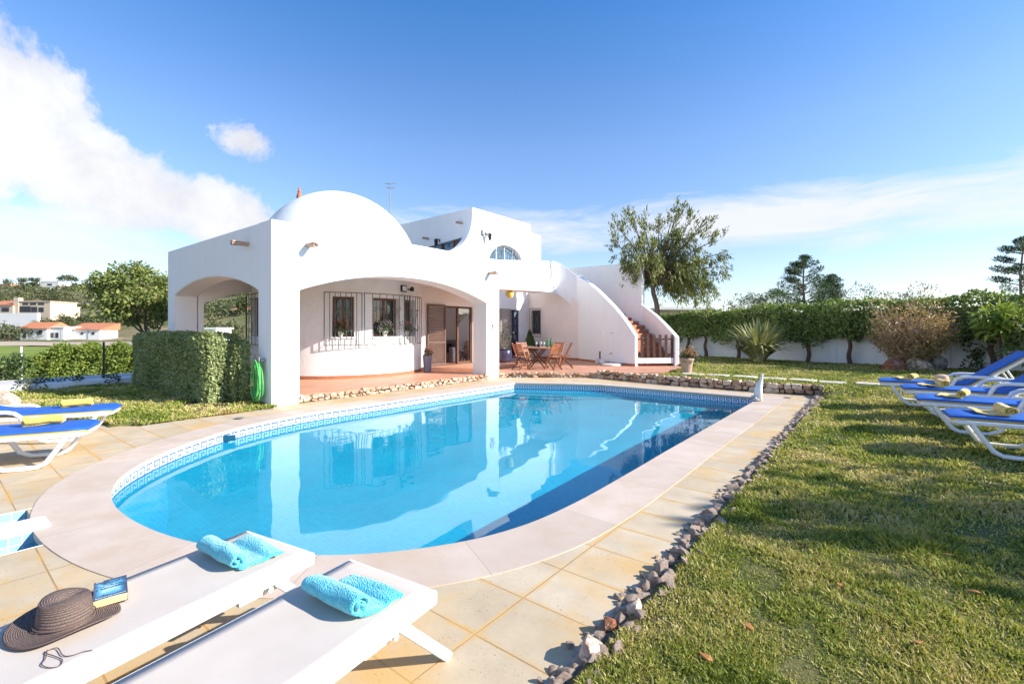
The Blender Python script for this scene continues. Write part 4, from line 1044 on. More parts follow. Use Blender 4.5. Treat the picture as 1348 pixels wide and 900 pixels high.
stone_wall([(-9.2, 11.62), (-6.92, 13.08)], 0, .15, 'low rubble edging of the dining patio facing the pool corner', hs=.075, ls=.14)
stone_wall([(-6.9, 13.09), (-5.5, 12.80), (-4.1, 12.60), (-2.0, 12.53), (-.98, 12.66)], 0, .25, 'brown rubble retaining wall holding the lawn behind the pool', hs=.10, ls=.17)
# ------------------------------------------------------------------ rocks along the lawn
tag(MB().slab([(-1.13, .3), (-.93, .3), (-.93, 12.6), (-1.11, 12.6)], [], lambda u, v, w: (u+.018*math.sin(v*7), v, w), -.05, .007).build('edging_bed', M['mortar_pale']), kind='structure')
variants = [rock_mesh('border_stone', (1, 1, 1), s, 3) for s in range(12)]
GB = 'rough stones edging the lawn beside the paving'
def edge_stone(x, y, z, sz, i, flat=.8):
    o = bpy.data.objects.new('border_stone', variants[i % 12]); COL.objects.link(o)
    o.location = (x, y, z); o.scale = (sz*random.uniform(.8, 1.35), sz*random.uniform(.8, 1.4), sz*random.uniform(.6, 1.0)*flat/.8)
    o.rotation_euler = (random.uniform(-.6, .6), random.uniform(-.6, .6), random.random()*6.3)
    return tag(o, 'rough pale stone in the row between the paving and the lawn', 'stone', GB)
y = .7; i = 0
while y < 12.6 and i < 290:
    sz = random.uniform(.035, .062)*(1.3 if random.random() < .12 else 1)
    lift = .04*max(0, (y-9)/4)
    edge_stone(-1.05+random.uniform(-.03, .03), y, random.uniform(.005, .03)+lift, sz, i)
    if random.random() < .75: edge_stone(-.97+random.uniform(-.03, .05), y+random.uniform(-.04, .04), random.uniform(.02, .06)+lift, sz*random.uniform(.6, 1.0), i+5)
    if random.random() < .35: edge_stone(-1.13+random.uniform(-.03, .03), y, .008, sz*random.uniform(.3, .5), i+7)
    y += sz*random.uniform(1.0, 1.7); i += 1
for y, x, sx_, lab, mt in ((2.30, -1.0, .066, 'large pale rock sticking out of the lawn edging near the front loungers', 'rock'), (2.12, -1.05, .045, 'rust red rock in front of the large pale rock of the lawn edging', 'rock_red'), (1.86, -1.02, .075, 'big ragged pale rock, nearest of the lawn edging', 'rock')):
    o = bpy.data.objects.new('border_stone', rock_mesh('border_stone', (sx_, sx_*1.25, sx_*.8), y*7, 4, mt)); COL.objects.link(o); o.location = (x, y, .05); tag(o, lab, 'stone')
# stepping stones
sp_ = [(912, 491), (945, 492.3), (981, 494.2), (1018, 496.8), (1057, 498.6), (1096, 501.2), (1147, 504.5), (1205, 507.5)]
names = ['first', 'second', 'third', 'fourth', 'fifth', 'sixth', 'seventh', 'last']
for k, (px, y) in enumerate(sp_):
    x, yy = gnd(px, y, .26); mb = MB(); pts = []
    for j in range(10):
        a = 2*math.pi*j/10; e = 1.0+random.uniform(-.05, .05); pts.append((.30*e*math.copysign(abs(math.cos(a))**.5, math.cos(a)), .24*e*math.copysign(abs(math.sin(a))**.5, math.sin(a))))
    mb.prism(pts, -.04, .012); o = mb.build('stepping_stone', M['paver'], bevel=.008); o.location = (x, yy, lz(x, yy)+.018); o.rotation_euler = (0, 0, R(random.uniform(-8, 8)))
    tag(o, names[k]+' pale square stepping stone in the lawn, counted from the stair gate', 'stepping stone', 'stepping stones across the lawn')
# ------------------------------------------------------------------ boundary wall and hedge on the right
Wd = Vector((.94, -.341)); Wn = Vector((-.341, -.94)); W0 = Vector((-1.5, 21.95))
def wp(s, off=0): p = W0+Wd*s+Wn*off; return p.x, p.y
gw = empty('boundary_wall', (*wp(0), .2), 0, 'long low white boundary wall under the tall hedge behind the lawn', 'wall')
MB().box((*wp(1, -.1), .75), (26, .2, 1.2), rz=math.atan2(Wd.y, Wd.x)).build('wall_body', M['plaster'], gw, bevel=.02)
for s in (-6.5, -3.2, .1, 3.4, 6.7, 10):
    MB().box((*wp(s, -.1), .78), (.26, .26, 1.36), rz=math.atan2(Wd.y, Wd.x)).build('wall_pier', M['plaster'], gw, bevel=.015)
hd = empty('hedge', (*wp(0, .6), .3), 0, 'tall clipped broad leaved hedge on bare trunks along the white wall', 'hedge')
pts, nr = [], []
zt0, zb0 = 2.47, 1.16
def hsurf(n, face):
    s = rng.random(n)*22-10.5; w = rng.random(n)
    und = .13*np.sin(s*1.9)+.09*np.sin(s*4.7+1)+.05*np.sin(s*11)
    if face == 'front': off = .52+.06*np.sin(s*3)+rng.normal(size=n)*.05; z = zb0+und*1.2+(zt0-zb0-und)*w; nn = (Wn.x, Wn.y, .15)
    elif face == 'top': off = .55-w*1.2; z = zt0+und*.6+rng.normal(size=n)*.05; nn = (0, 0, 1)
    else: off = .55-w*.9; z = zb0+und*1.2+rng.normal(size=n)*.06; nn = (Wn.x*.5, Wn.y*.5, -.7)
    b = W0+Wd*0; P = np.column_stack([W0.x+Wd.x*s+Wn.x*off, W0.y+Wd.y*s+Wn.y*off, z-np.clip((-s-1)/7, 0, 1)*.26*np.clip((z-zb0)/(zt0-zb0), 0, 1)])
    return P, np.tile(nn, (n, 1))
for face, n in (('front', 17000), ('top', 7000), ('bottom', 3500)):
    a, b = hsurf(n, face); pts.append(a); nr.append(b)
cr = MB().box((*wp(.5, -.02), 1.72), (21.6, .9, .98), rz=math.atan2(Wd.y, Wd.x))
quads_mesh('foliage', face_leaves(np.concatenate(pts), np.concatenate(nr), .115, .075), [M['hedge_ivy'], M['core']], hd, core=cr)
for px in (905, 929, 972, 1063, 1119, 1308):
    # where the pixel column meets the hedge line
    lo, hi = -12, 12
    for _ in range(40):
        md = (lo+hi)/2
        if proj(*wp(md, .36), .5)[0] < px: lo = md
        else: hi = md
    x, y = wp(lo, .36); t = MB(); lean = random.uniform(-.12, .12)
    limb(t, (x, y, lz(x, y)-.05), (x+lean*.7, y, 1.05), .085, .065, .05); limb(t, (x+lean*.7, y, 1.03), (x+lean*2.6, y-.1, 1.6), .065, .03, .1); limb(t, (x+lean*.7, y, 1.03), (x-lean*2.6-.1, y, 1.6), .055, .03, .1)
    t.build('trunk', M['bark'], hd, smooth=True)
# ------------------------------------------------------------------ plants on the right lawn
x, y = at(998, 18.3); ph = empty('spiky_plant', (x, y, .3), 0, 'big clump of long pointed striped sword leaves before the white wall', 'plant')
V_ = []
for k in range(380):
    a = random.random()*2*math.pi; tl = random.random()**.8*1.02; L_ = random.uniform(1.15, 1.75); w = random.uniform(.045, .075)
    b = Vector((math.cos(a), math.sin(a), 0)); s_ = Vector((-b.y, b.x, 0)); p0 = Vector((x, y, .28))+b*random.random()*.22; pr = None; nseg = 4
    for j in range(nseg+1):
        t = j/nseg; an = tl*(.75+.55*t*t)
        p = p0+(b*math.sin(an)+Vector((0, 0, math.cos(an))))*L_*t; ww = w*(1-t**2.2)*.95+.004
        cur = (p-s_*ww, p+s_*ww)
        if pr: V_.append([pr[0], pr[1], cur[1], cur[0]])
        pr = cur
m_, nt = newmat('striped_sword_leaf'); oi = N(nt, 'ShaderNodeNewGeometry'); co = obj_co(nt)
# whole leaves need one island each: build with shared vertices
mbp = MB()
for k in range(0, len(V_), 4):
    seg = V_[k:k+4]; vs = [seg[0][0], seg[0][1]]
    for s_ in seg: vs += [s_[3], s_[2]]
    mbp.add(vs, [(0, 1, 3, 2), (2, 3, 5, 4), (4, 5, 7, 6), (6, 7, 9, 8)])
mbp.build('leaves', M['sword'], ph, recalc=False)
x, y = at(1199, 14.8); zb = lz(x, y); db = empty('dry_bush', (x, y, zb), 0, 'round half dried brown bush rising between three boulders on the lawn', 'bush')
tw = MB(); ends = []
for k in range(46):
    a = random.random()*6.28; e = random.uniform(.05, 1.0); L_ = random.uniform(1.15, 1.6)
    b = Vector((x+.1*math.cos(a), y+.1*math.sin(a), zb)); q = b+Vector((math.cos(a)*math.sin(e), math.sin(a)*math.sin(e), math.cos(e)*1.15+.1))*L_
    pts_ = limb(tw, b, q, .022, .006, .06, 5, 4); ends += [tuple(p) for p in pts_[2:]]
    for _ in range(3):
        c = random.choice(pts_[2:]); d = c+Vector((random.gauss(0, .3), random.gauss(0, .3), random.uniform(.1, .6))); tw.tube([c, d], [.008, .003], 4, cap=False); ends.append(tuple(d))
tw.build('branches', M['twig'], db)
E_ = np.array(ends); n = 15000; base = E_[rng.integers(0, len(E_), n)]+rng.normal(size=(n, 3))*.13
cc = np.array([x, y, zb+1.52]); rr = np.linalg.norm((base-cc)/np.array([1.14, 1.14, 1.28]), axis=1); base = base[(rr < 1.03) & (rng.random(n) < .35+.7*rr)]
quads_mesh('foliage', leaves(base, unit(rnd_dirs(len(base))+unit(base-cc)*.8), rnd_dirs(len(base)), .10, .032), M['dry_leaf'], db)
for px, d, s_, mt, lab, yy in ((1177, 14.5, (.40, .32, .28), 'rock_red', 'rust red boulder left of the boulder pair under the dry bush', 0), (1207, 14.35, (.38, .33, .33), 'rock_tan', 'tan boulder in front of the dry bush, between the red and the grey one', 0), (1230, 14.5, (.33, .33, .34), 'rock_grey', 'dark grey boulder right of the tan boulder under the dry bush', 0)):
    bx, by = at(px, d); o = bpy.data.objects.new('boulder', rock_mesh('boulder', s_, px % 17, 4, mt)); COL.objects.link(o); o.location = (bx, by, lz(bx, by)+s_[2]*.55); tag(o, lab, 'boulder')
# young bright plant, climber and bush at the right edge
x, y = at(1316, 13.0); zb = lz(x, y); o = empty('young_tree', (x, y, zb), 0, 'small yellow green young tree with a rosette of leaves before the hedge', 'tree')
t = MB(); limb(t, (x, y, zb), (x+.05, y, zb+1.3), .05, .03, .05); t.build('trunk', M['bark'], o, smooth=True)
C_ = [(x+random.uniform(-.55, .55), y+random.uniform(-.3, .3), zb+1.45+random.uniform(-.2, .28)) for _ in range(26)]
quads_mesh('crown', clump_leaves(C_, [.22]*26, 22, .28, .085, .25), M['bright_leaf'], o)
for px, h_, lab in ((1273, 1.0, 'thin climbing plant on the white wall, taller of two'), (1287, .75, 'short climbing plant on the white wall beside a taller one')):
    lo, hi = -12, 12
    for _ in range(40):
        md = (lo+hi)/2
        if proj(*wp(md, .12), .5)[0] < px: lo = md
        else: hi = md
    x, y = wp(lo, .12); zb = lz(x, y); o = empty('climbing_plant', (x, y, zb), 0, lab, 'plant', 'climbers on the white wall'); t = MB(); pp = limb(t, (x, y, zb), (x+.10, y, zb+h_), .018, .008, .12); t.build('stem', M['twig'], o)
    C_ = [tuple(p+Vector((random.uniform(-.1, .1), 0, 0))) for p in pp for _ in range(2)]
    quads_mesh('leaves', clump_leaves(C_, [.13]*len(C_), 9, .10, .07, .2), M['dark_leaf'], o)
x, y = at(1378, 12.2); zb = lz(x, y); o = empty('shrub', (x, y, zb), 0, 'green shrub at the right edge behind the blue loungers', 'shrub')
t = MB(); 
for k in range(9): limb(t, (x, y, zb), (x+random.uniform(-.6, .6), y+random.uniform(-.5, .5), zb+random.uniform(.9, 1.6)), .02, .008, .08)
t.build('stems', M['twig'], o)
C_ = [(x+random.gauss(0, .30), y+random.gauss(0, .28), zb+random.uniform(.4, 1.35)) for _ in range(60)]
quads_mesh('foliage', clump_leaves(C_, [.2]*60, 26, .17, .065, .3), M['dark_leaf'], o)
# ------------------------------------------------------------------ trees
def leafy_tree(name, label, cat, base, h, trunk_h, crown_c, crown_r, nclump, per, ln, wd, mat, r0, droop=.2, clr=.5, flat=.9, bark='bark', lean=(0, 0), shell=.35, group=None, crown2=None):
    o = empty(name, base, 0, label, cat, group); t = MB(); b = Vector(base); fork = b+Vector((lean[0], lean[1], trunk_h))
    limb(t, b-Vector((0, 0, .2)), fork, r0, r0*.68, .04, 6, 9)
    C_ = []
    while len(C_) < nclump:
        d = Vector((random.gauss(0, 1), random.gauss(0, 1), random.gauss(0, 1))).normalized()*(shell+(1-shell)*random.random()**.5)
        p = Vector((crown_c[0]+d.x*crown_r[0], crown_c[1]+d.y*crown_r[1], crown_c[2]+d.z*crown_r[2]))
        C_.append(tuple(p))
    if crown2: C_ += crown2
    hubs = []
    for k in range(6):
        c = Vector(C_[k*max(1, nclump//7) % nclump]); q = fork.lerp(c, .62); limb(t, fork-Vector((0, 0, .1)), q, r0*.5, r0*.22, .09, 6, 7); hubs.append(q)
    for c in C_:
        c = Vector(c); q = min(hubs, key=lambda h_: (h_-c).length); limb(t, q, c, r0*.14, r0*.03, .1, 4, 4)
    t.build('trunk', M[bark], o, smooth=True)
    rads = [clr*random.uniform(.55, 1.3) for _ in C_]
    quads_mesh('crown', clump_leaves(C_, rads, per, ln, wd, droop, flat), M[mat], o)
    return o
# willow-leaved tree behind the stair: plumes of narrow leaves along rising and drooping limbs
wb = Vector((*at(869, 20.7), .2)); wt = empty('willow_leaved_tree', tuple(wb), 0, 'large grey green tree with narrow drooping leaves behind the stair', 'tree')
t = MB(); limb(t, wb-Vector((0, 0, .2)), Vector((*at(864, 20.6), 2.0)), .15, .12, .03, 6, 9); limb(t, Vector((*at(864, 20.6), 1.95)), Vector((*at(862, 20.6), zat(352, 20.6))), .12, .08, .05, 6, 8)
fk = Vector((*at(863, 20.6), zat(375, 20.6))); Lv = []
ends_ = [(817, 303), (832, 294), (848, 297), (868, 300), (893, 279), (884, 292), (912, 288), (928, 300), (938, 318), (951, 333), (945, 352), (936, 375), (915, 383), (809, 322), (822, 340), (838, 352), (878, 330), (900, 345), (858, 322), (921, 338), (845, 325), (890, 312), (906, 318), (872, 350), (888, 366), (905, 362), (852, 345), (925, 360)]
for k, (px, y) in enumerate(ends_):
    d = 20.7+random.uniform(-1.5, 1.4); e = Vector((*at(px, d), zat(y, d))); mid = fk.lerp(e, .5)+Vector((0, 0, .25+.3*random.random())); pth_ = []
    for i in range(9):
        u = i/8; pth_.append(fk*(1-u)**2+mid*2*u*(1-u)+e*u*u)
    t.tube(pth_, [.05*(1-.85*i/8)+.006 for i in range(9)], 5)
    for i in range(3, 9):
        for _ in range(4):
            c = pth_[i]+Vector((random.gauss(0, .18), random.gauss(0, .18), random.gauss(0, .15))); hang = random.uniform(.25, .75)*(1.2 if i < 7 else .7); out_ = (e-fk).normalized()
            tip = c+Vector((out_.x*.25+random.gauss(0, .08), out_.y*.25+random.gauss(0, .08), -hang+(.75 if (i > 6 and e.z > 5) else 0)))
            n_ = 23; f_ = rng.random((n_, 1)); cc_ = np.array(c); tt_ = np.array(tip); Pp = cc_+(tt_-cc_)*f_+rng.normal(size=(n_, 3))*.05
            D = unit(unit((tt_-cc_)[None, :].repeat(n_, 0))+.65*rnd_dirs(n_)); Lv.append(leaves(Pp, D, rnd_dirs(n_), .20, .042))
for k in range(26):     # hanging sprays low on the right
    px = random.uniform(862, 940); d = 20.6+random.uniform(-1, 1); c = np.array((*at(px, d), zat(random.uniform(350, 385), d))); n_ = 26; f_ = rng.random((n_, 1)); ln_ = random.uniform(.5, 1.15)
    Pp = c+np.array([.0, .0, -ln_])*f_+rng.normal(size=(n_, 3))*.06; Lv.append(leaves(Pp, unit(np.array([[0, 0, -1.]]).repeat(n_, 0)+.5*rnd_dirs(n_)), rnd_dirs(n_), .18, .036))
t.build('trunk', M['bark'], wt, smooth=True); quads_mesh('crown', np.concatenate(Lv), M['willow'], wt)
# small tree at the left
leafy_tree('yellow_green_tree', 'bushy yellow green tree behind the box hedge at the villa corner', 'tree', (*at(200, 16.6), -.5), 4, 1.6, (*at(181, 16.6), 2.75), (1.35, 1.3, 1.05), 85, 95, .125, .07, 'yellow_tree', .09, .2, .33, .85, 'bark')
# pines and loose trees beyond the hedge
def pine_tree(px, d, ytop, w, label, seed):
    x, y = at(px, d); zt = zat(ytop, d); o = empty('pine_tree', (x, y, -.5), 0, label, 'tree'); t = MB(); rr = random.Random(seed)
    limb(t, (x, y, -.5), (x+.2, y, zt-.3), .16, .04, .02, 8, 8); C_ = []; rd = []
    nl = 8
    for k in range(nl):
        z = 2.5+(zt-2.5)*k/(nl-1); ext = w*(1.0-.72*k/(nl-1))*(.75+.4*rr.random())
        for j in range(5 if k < nl-1 else 2):
            a = rr.random()*6.28; e = Vector((x+.2*k/nl+math.cos(a)*ext, y+math.sin(a)*ext, z+ext*.28))
            if k == nl-1: e = Vector((x+.2+rr.uniform(-.15, .15), y, zt-.1*j))
            limb(t, (x+.15, y, z-.15), e, .045, .012, .06, 4, 5)
            for q in (.55, .78, 1.0): C_.append(tuple(Vector((x+.15, y, z-.15)).lerp(e, q)+Vector((0, 0, .1)))); rd.append(.33*(.7+.6*rr.random()))
    t.build('trunk', M['bark_grey'], o, smooth=True)
    quads_mesh('crown', clump_leaves(C_, rd, 85, .20, .04, -.5, .5), M['pine'], o)
pine_tree(1055, 36, 341, 2.5, 'dark green pine standing behind the hedge, left of the bare trees', 3)
pine_tree(1342, 34, 318, 2.6, 'dark pine at the right edge rising over the hedge', 8)
pine_tree(1090, 41, 366, 1.4, 'small pine close to the right of the taller pine', 5)
for px, d, yt, lab, mt, nc, per in ((1132, 33, 371, 'thin open tree with sparse grey leaves between the pines and the dry bush', 'olive', 40, 14), (985, 34, 385, 'low grey green tree over the hedge near the spiky plant', 'olive', 36, 40), (1018, 35, 378, 'rounded dark green tree just left of the pine', 'dark_leaf', 36, 50), (1200, 30, 384, 'grey green bushy tree just showing behind the dry bush', 'olive', 26, 30)):
    x, y = at(px, d); zt = zat(yt, d); leafy_tree('hedge_tree', lab, 'tree', (x, y, -.5), 4, 2.0, (x, y, zt-1.1), (1.5, 1.3, 1.0), nc, per, .16, .06, mt, .09, .0, .36, .8, 'bark_grey', group='trees beyond the hedge')
# off-frame garden tree whose shade falls on the lawn
leafy_tree('shade_tree', 'leafy garden tree beside the loungers, outside the picture on the right', 'tree', (9.6, 9.2, .2), 6, 2.0, (8.6, 8.3, 4.2), (2.1, 1.15, 1.0), 56, 50, .2, .10, 'dark_leaf', .14, .2, .42, .85)
# small white roofed outbuilding behind the tree
x, y = at(893, 27); ob = empty('outbuilding', (x, y, 0), TH, 'small outbuilding with flat white roof behind the drooping tree', 'building')
MB().box((x, y, 1.3), (2.6, 2, 2.6), rz=TH).build('wall', M['far_beige'], ob); MB().box((x, y, 2.68), (3.1, 2.5, .14), rz=TH).build('roof', M['far_white'], ob)
# ------------------------------------------------------------------ hedges on the left
def box_hedge(label, x0, x1, y0, y1, z0, z1, n, ln, wd, mat, faces, name='box_hedge', rnd=.12):
    o = empty(name, ((x0+x1)/2, (y0+y1)/2, z0), 0, label, 'hedge'); P, Q = [], []
    dims = {'S': (x1-x0)*(z1-z0), 'N': (x1-x0)*(z1-z0), 'E': (y1-y0)*(z1-z0), 'W': (y1-y0)*(z1-z0), 'T': (x1-x0)*(y1-y0)}
    tot = sum(dims[f] for f in faces)
    for f in faces:
        k = int(n*dims[f]/tot); a = rng.random(k); b = rng.random(k)
        X = x0+a*(x1-x0); Y = y0+a*(y1-y0); Z = z0+b*(z1-z0)
        if f == 'S': p = np.column_stack([X, np.full(k, y0), Z]); q = (0, -1, .1)
        if f == 'N': p = np.column_stack([X, np.full(k, y1), Z]); q = (0, 1, .1)
        if f == 'E': p = np.column_stack([np.full(k, x1), Y, Z]); q = (1, 0, .1)
        if f == 'W': p = np.column_stack([np.full(k, x0), Y, Z]); q = (-1, 0, .1)
        if f == 'T': p = np.column_stack([X, y0+b*(y1-y0), np.full(k, z1)]); q = (0, 0, 1)
        P.append(p); Q.append(np.tile(q, (k, 1)))
    P = np.concatenate(P); Q = np.concatenate(Q)
    # round the edges and make the surface uneven
    lo = np.array([x0+rnd, y0+rnd, z0]); hi = np.array([x1-rnd, y1-rnd, z1-rnd]); c = np.clip(P, lo, hi); d = P-c; dl = np.linalg.norm(d, axis=1, keepdims=True)
    P = c+d/np.maximum(dl, 1e-6)*np.minimum(dl, rnd)
    w = .022*np.sin(P[:, 0]*3.1+P[:, 2]*2)+.018*np.sin(P[:, 1]*5+P[:, 2]*6+P[:, 0]*4)+.022*rng.normal(size=len(P)); P = P+Q*w[:, None]
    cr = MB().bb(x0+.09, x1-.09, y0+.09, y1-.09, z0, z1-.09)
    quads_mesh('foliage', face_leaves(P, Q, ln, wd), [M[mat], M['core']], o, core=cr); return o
box_hedge('big clipped box hedge in front of the shaded portico arch', -15.3, -10.3, 3.45, 4.10, .06, 1.37, 34000, .058, .036, 'hedge_box', 'SETW')
box_hedge('narrow dark hedge piece between the big box hedge and the hose pillar', -10.24, -9.98, 3.90, 4.14, .1, 1.24, 3500, .062, .036, 'hedge_box', 'SETW', 'box_hedge', .10)
soil = MB(); soil.prism([(-15.4, 3.12), (-10.2, 3.12), (-9.95, 3.6), (-9.9, 4.2), (-15.4, 4.2)], 0, .055); tag(soil.build('soil_bed', M['soil']), kind='structure')
hx0, hy0 = at(200, 27.5); hx1, hy1 = at(22, 25.5)
hr_ = empty('field_hedge', ((hx0+hx1)/2, (hy0+hy1)/2, -1.6), 0, 'loose sunlit green hedge beyond the low white wall, above the field', 'hedge')
n = 19000; a = rng.random(n); b = rng.random(n); side_ = rng.random(n) < .42; zlow = -2.1
def htop(a): return .42-1.35*np.clip((a-.66)/.34, 0, 1)**1.4
top = htop(a)+.12*np.sin(a*31)+.09*np.sin(a*57)
bx = hx0+(hx1-hx0)*a; by = hy0+(hy1-hy0)*a; dirn = np.array([hx1-hx0, hy1-hy0]); dirn = dirn/np.linalg.norm(dirn); nn_ = np.array([dirn[1], -dirn[0]]); nn_ = nn_ if nn_ @ np.array([-hx0, -hy0]) > 0 else -nn_
Z = np.where(side_, top, zlow+(top-zlow)*b); off = np.where(side_, .7-1.4*b, .7+.14*np.sin(b*9+a*40))+.09*rng.normal(size=n)
P = np.column_stack([bx+nn_[0]*off, by+nn_[1]*off, Z+.07*rng.normal(size=n)])
Q = np.where(side_[:, None], np.array([0, 0, 1]), np.array([nn_[0], nn_[1], .2]))
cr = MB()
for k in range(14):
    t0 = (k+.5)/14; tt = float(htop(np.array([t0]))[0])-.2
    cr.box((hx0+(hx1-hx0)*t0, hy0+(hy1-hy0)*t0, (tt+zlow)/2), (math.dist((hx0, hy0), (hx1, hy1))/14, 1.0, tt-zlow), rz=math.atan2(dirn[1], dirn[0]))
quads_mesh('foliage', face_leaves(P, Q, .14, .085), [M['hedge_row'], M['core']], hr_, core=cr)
# low white wall at the edge of the left lawn, path beyond
lw = empty('low_wall', (-16.2, 3, 0), 0, 'low white kerb wall between the left lawn and the field hedge', 'wall')
MB().slab([(-15.75, .6), (-16.3, 4.6), (-16.72, 4.6), (-16.15, .6)], [], lambda u, v, w: (u, v, w), -.8, .20).build('wall_body', M['plaster'], lw, bevel=.02)
x0_, y0_ = at(-40, 15.8)
pth = MB().slab([(-16.7, 4.6), (-16.13, .6), (-15.6, -1.2), (-18.0, -1.2), (-18.4, 4.6)], [], lambda u, v, w: (u, v, w), -.9, .16); tag(pth.build('path', M['path']), kind='structure')
for k, (px, lab) in enumerate(((43, 'leftmost'), (58, 'second'), (98, 'third'), (146, 'fourth'))):
    x, y = gnd(px, 517-k*3.2); o = empty('small_shrub', (x, y, .0), 0, lab+' from the left of the small sparse shrubs along the low white wall', 'shrub', 'small shrubs along the low wall')
    C_ = [(x+random.gauss(0, .16), y+random.gauss(0, .12), random.uniform(.05, .28)) for _ in range(12)]
    t = MB()
    for c in C_[:6]: t.tube([(x, y, 0), c], [.012, .004], 4)
    t.build('stems', M['twig'], o); quads_mesh('foliage', clump_leaves(C_, [.11]*12, 16, .08, .04), M['olive'], o)
# pole, fence post, leafy bush and rock at the left edge
x, y = gnd(136.5, 507.5); MBp = MB().tube([(x, y, -.05), (x, y, zat(450, math.hypot(0, 0)+x*FW[0]+y*FW[1]))], .024, 8); o = MBp.build('metal_pole', M['black'], smooth=True); tag(o, 'thin dark metal pole standing by the low white wall', 'pole')
x, y = at(28, 24); MBp = MB().tube([(x, y, tz(x, y)-.1), (x, y, zat(456, 24))], .045, 8); o = MBp.build('fence_post', M['far_white'], smooth=True); tag(o, 'pale concrete fence post at the edge of the green field', 'post')
x, y = at(6, 15.5); o = empty('leafy_bush', (x, y, -.6), 0, 'dark leafy bush at the left edge above the white kerb', 'bush'); C_ = [(x+random.gauss(0, .28), y+random.gauss(0, .28), random.uniform(-.4, .62)) for _ in range(42)]
t = MB(); 
for c in C_[:12]: limb(t, (x, y, -.8), c, .02, .006, .08, 4, 4)
t.build('stems', M['twig'], o); quads_mesh('foliage', clump_leaves(C_, [.18]*42, 30, .13, .06), M['dark_leaf'], o)
x, y = gnd(4, 535); o = bpy.data.objects.new('boulder', rock_mesh('boulder', (.45, .4, .3), 5, 4, 'rock')); COL.objects.link(o); o.location = (x, y, .12); tag(o, 'pinkish pale boulder on the lawn at the left edge', 'boulder')
# ------------------------------------------------------------------ far hillside
def house(name, label, px0, px1, d, y_eave, y_base, depth, mats, roof=None, ywin=None, tower=None, ridge=None):
    xa, ya = at(px0, d); xb, yb = at(px1, d); ln = math.dist((xa, ya), (xb, yb)); rz = math.atan2(yb-ya, xb-xa)
    zb = zat(y_base, d); zt = zat(y_eave, d); cx_, cy_ = (xa+xb)/2-math.sin(rz)*depth/2, (ya+yb)/2+math.cos(rz)*depth/2
    o = empty(name, (cx_, cy_, zb), rz, label, 'house'); 
    MB().box((0, 0, (zt-zb-3)/2), (ln, depth, zt-zb+3)).build('wall', M[mats], o, world=False)
    if roof == 'gable':
        rh = ridge or 2.2; t = MB(); a = ln/2+.5; b = depth/2+.6; z = zt-zb
        t.add([(-a, -b, z-.1), (a, -b, z-.1), (a, 0, z+rh), (-a, 0, z+rh), (-a, b, z-.1), (a, b, z-.1)], [(0, 1, 2, 3), (3, 2, 5, 4), (0, 3, 4), (1, 5, 2), (0, 4, 5, 1)]); t.build('roof', M['far_tile'], o, world=False)
    elif roof == 'flat':
        t = MB().box((0, 0, zt-zb+.15), (ln+.6, depth+.6, .3)); t.build('roof', M[mats], o, world=False)
    elif roof == 'tile':
        t = MB(); a = ln/2+.4; b = depth/2+.5; z = zt-zb; t.add([(-a, -b, z-.1), (a, -b, z-.1), (a, b, z+2.2), (-a, b, z+2.2), (-a, b, z-.1), (a, b, z-.1)], [(0, 1, 2, 3), (3, 2, 5, 4), (0, 3, 4), (1, 5, 2), (0, 4, 5, 1)]); t.build('roof', M['far_tile'], o, world=False)
    if ywin:
        for fx_, w_, h0, h1 in ywin:
            z0 = (zt-zb)*h0; z1 = (zt-zb)*h1; t = MB().box(((fx_-.5)*ln, -depth/2-.02, (z0+z1)/2), (w_, .16, z1-z0)); t.build('window', M['far_glass'], o, world=False)
    if tower:
        f_, w_, hh, mt = tower; MB().box(((f_-.5)*ln, -depth/2+w_/2-.3, (zt-zb+hh)/2), (w_, w_, zt-zb+hh)).build('tower', M[mt], o, world=False)
    return o
house('country_house', 'white house with orange tiled roof and two dark windows beside the earth road', 27, 62, 146, 432, 446, 8, 'far_white', 'gable', [(.38, 1.3, .45, .8), (.72, 1.6, .45, .8), (.15, 1, 0.1, .6)], None, 2.0)
house('country_house', 'white gabled annexe next to the orange roofed house', 62, 84, 147, 431, 446, 9, 'far_white', 'flat', [(.3, 1, .1, .55), (.6, .9, .1, .55)])
house('country_house', 'long low white house with a strip of orange roof', 85, 131, 150, 433.5, 444, 7, 'far_white', 'tile', [(.2, .8, .35, .65), (.5, .8, .35, .65), (.82, .8, .35, .65)])
house('hill_villa', 'large beige villa with a square chimney tower above the white terrace wall', 20, 66, 196, 397, 412, 12, 'far_beige', 'flat', [(.22, 2.5, .1, .6), (.38, 2, .1, .6), (.55, 2.4, .1, .55), (.75, 2, .1, .5), (.3, 2.2, .72, .9), (.52, 2.4, .72, .9), (.75, 2.4, .72, .9)], (.04, 2, 1.6, 'far_beige'))
house('hill_villa', 'beige pergola wing left of the large beige villa', -22, 17, 195, 401, 411, 8, 'far_beige', 'tile', [(.2, 3, .1, .6), (.45, 3, .1, .6), (.75, 3, .1, .6)])
house('terrace_wall', 'long plain white terrace wall under the beige villa', -60, 49, 182, 412, 427, 1.2, 'far_white')
house('ridge_villa', 'big white villa on the ridge at the top of the hill', 106, 131, 392, 369.5, 382, 16, 'far_white', 'flat', [(.25, 3, .2, .45), (.55, 3, .2, .45), (.8, 3, .2, .45), (.45, 3, .65, .85)], (.45, 5, 2.5, 'far_white'))
house('ridge_house', 'low white house on the ridge between dark trees', 54, 77, 400, 371, 377, 10, 'far_white', 'flat', [(.5, 4, .2, .6)])
house('ridge_house', 'small white box house just below the ridge', 66, 76, 372, 377, 383, 8, 'far_white', 'flat', [(.5, 3, .3, .7)])
house('ridge_house', 'rust coloured house at the left end of the ridge', -8, 14, 385, 374, 381, 10, 'far_rust', 'flat', [(.4, 4, .3, .6)])
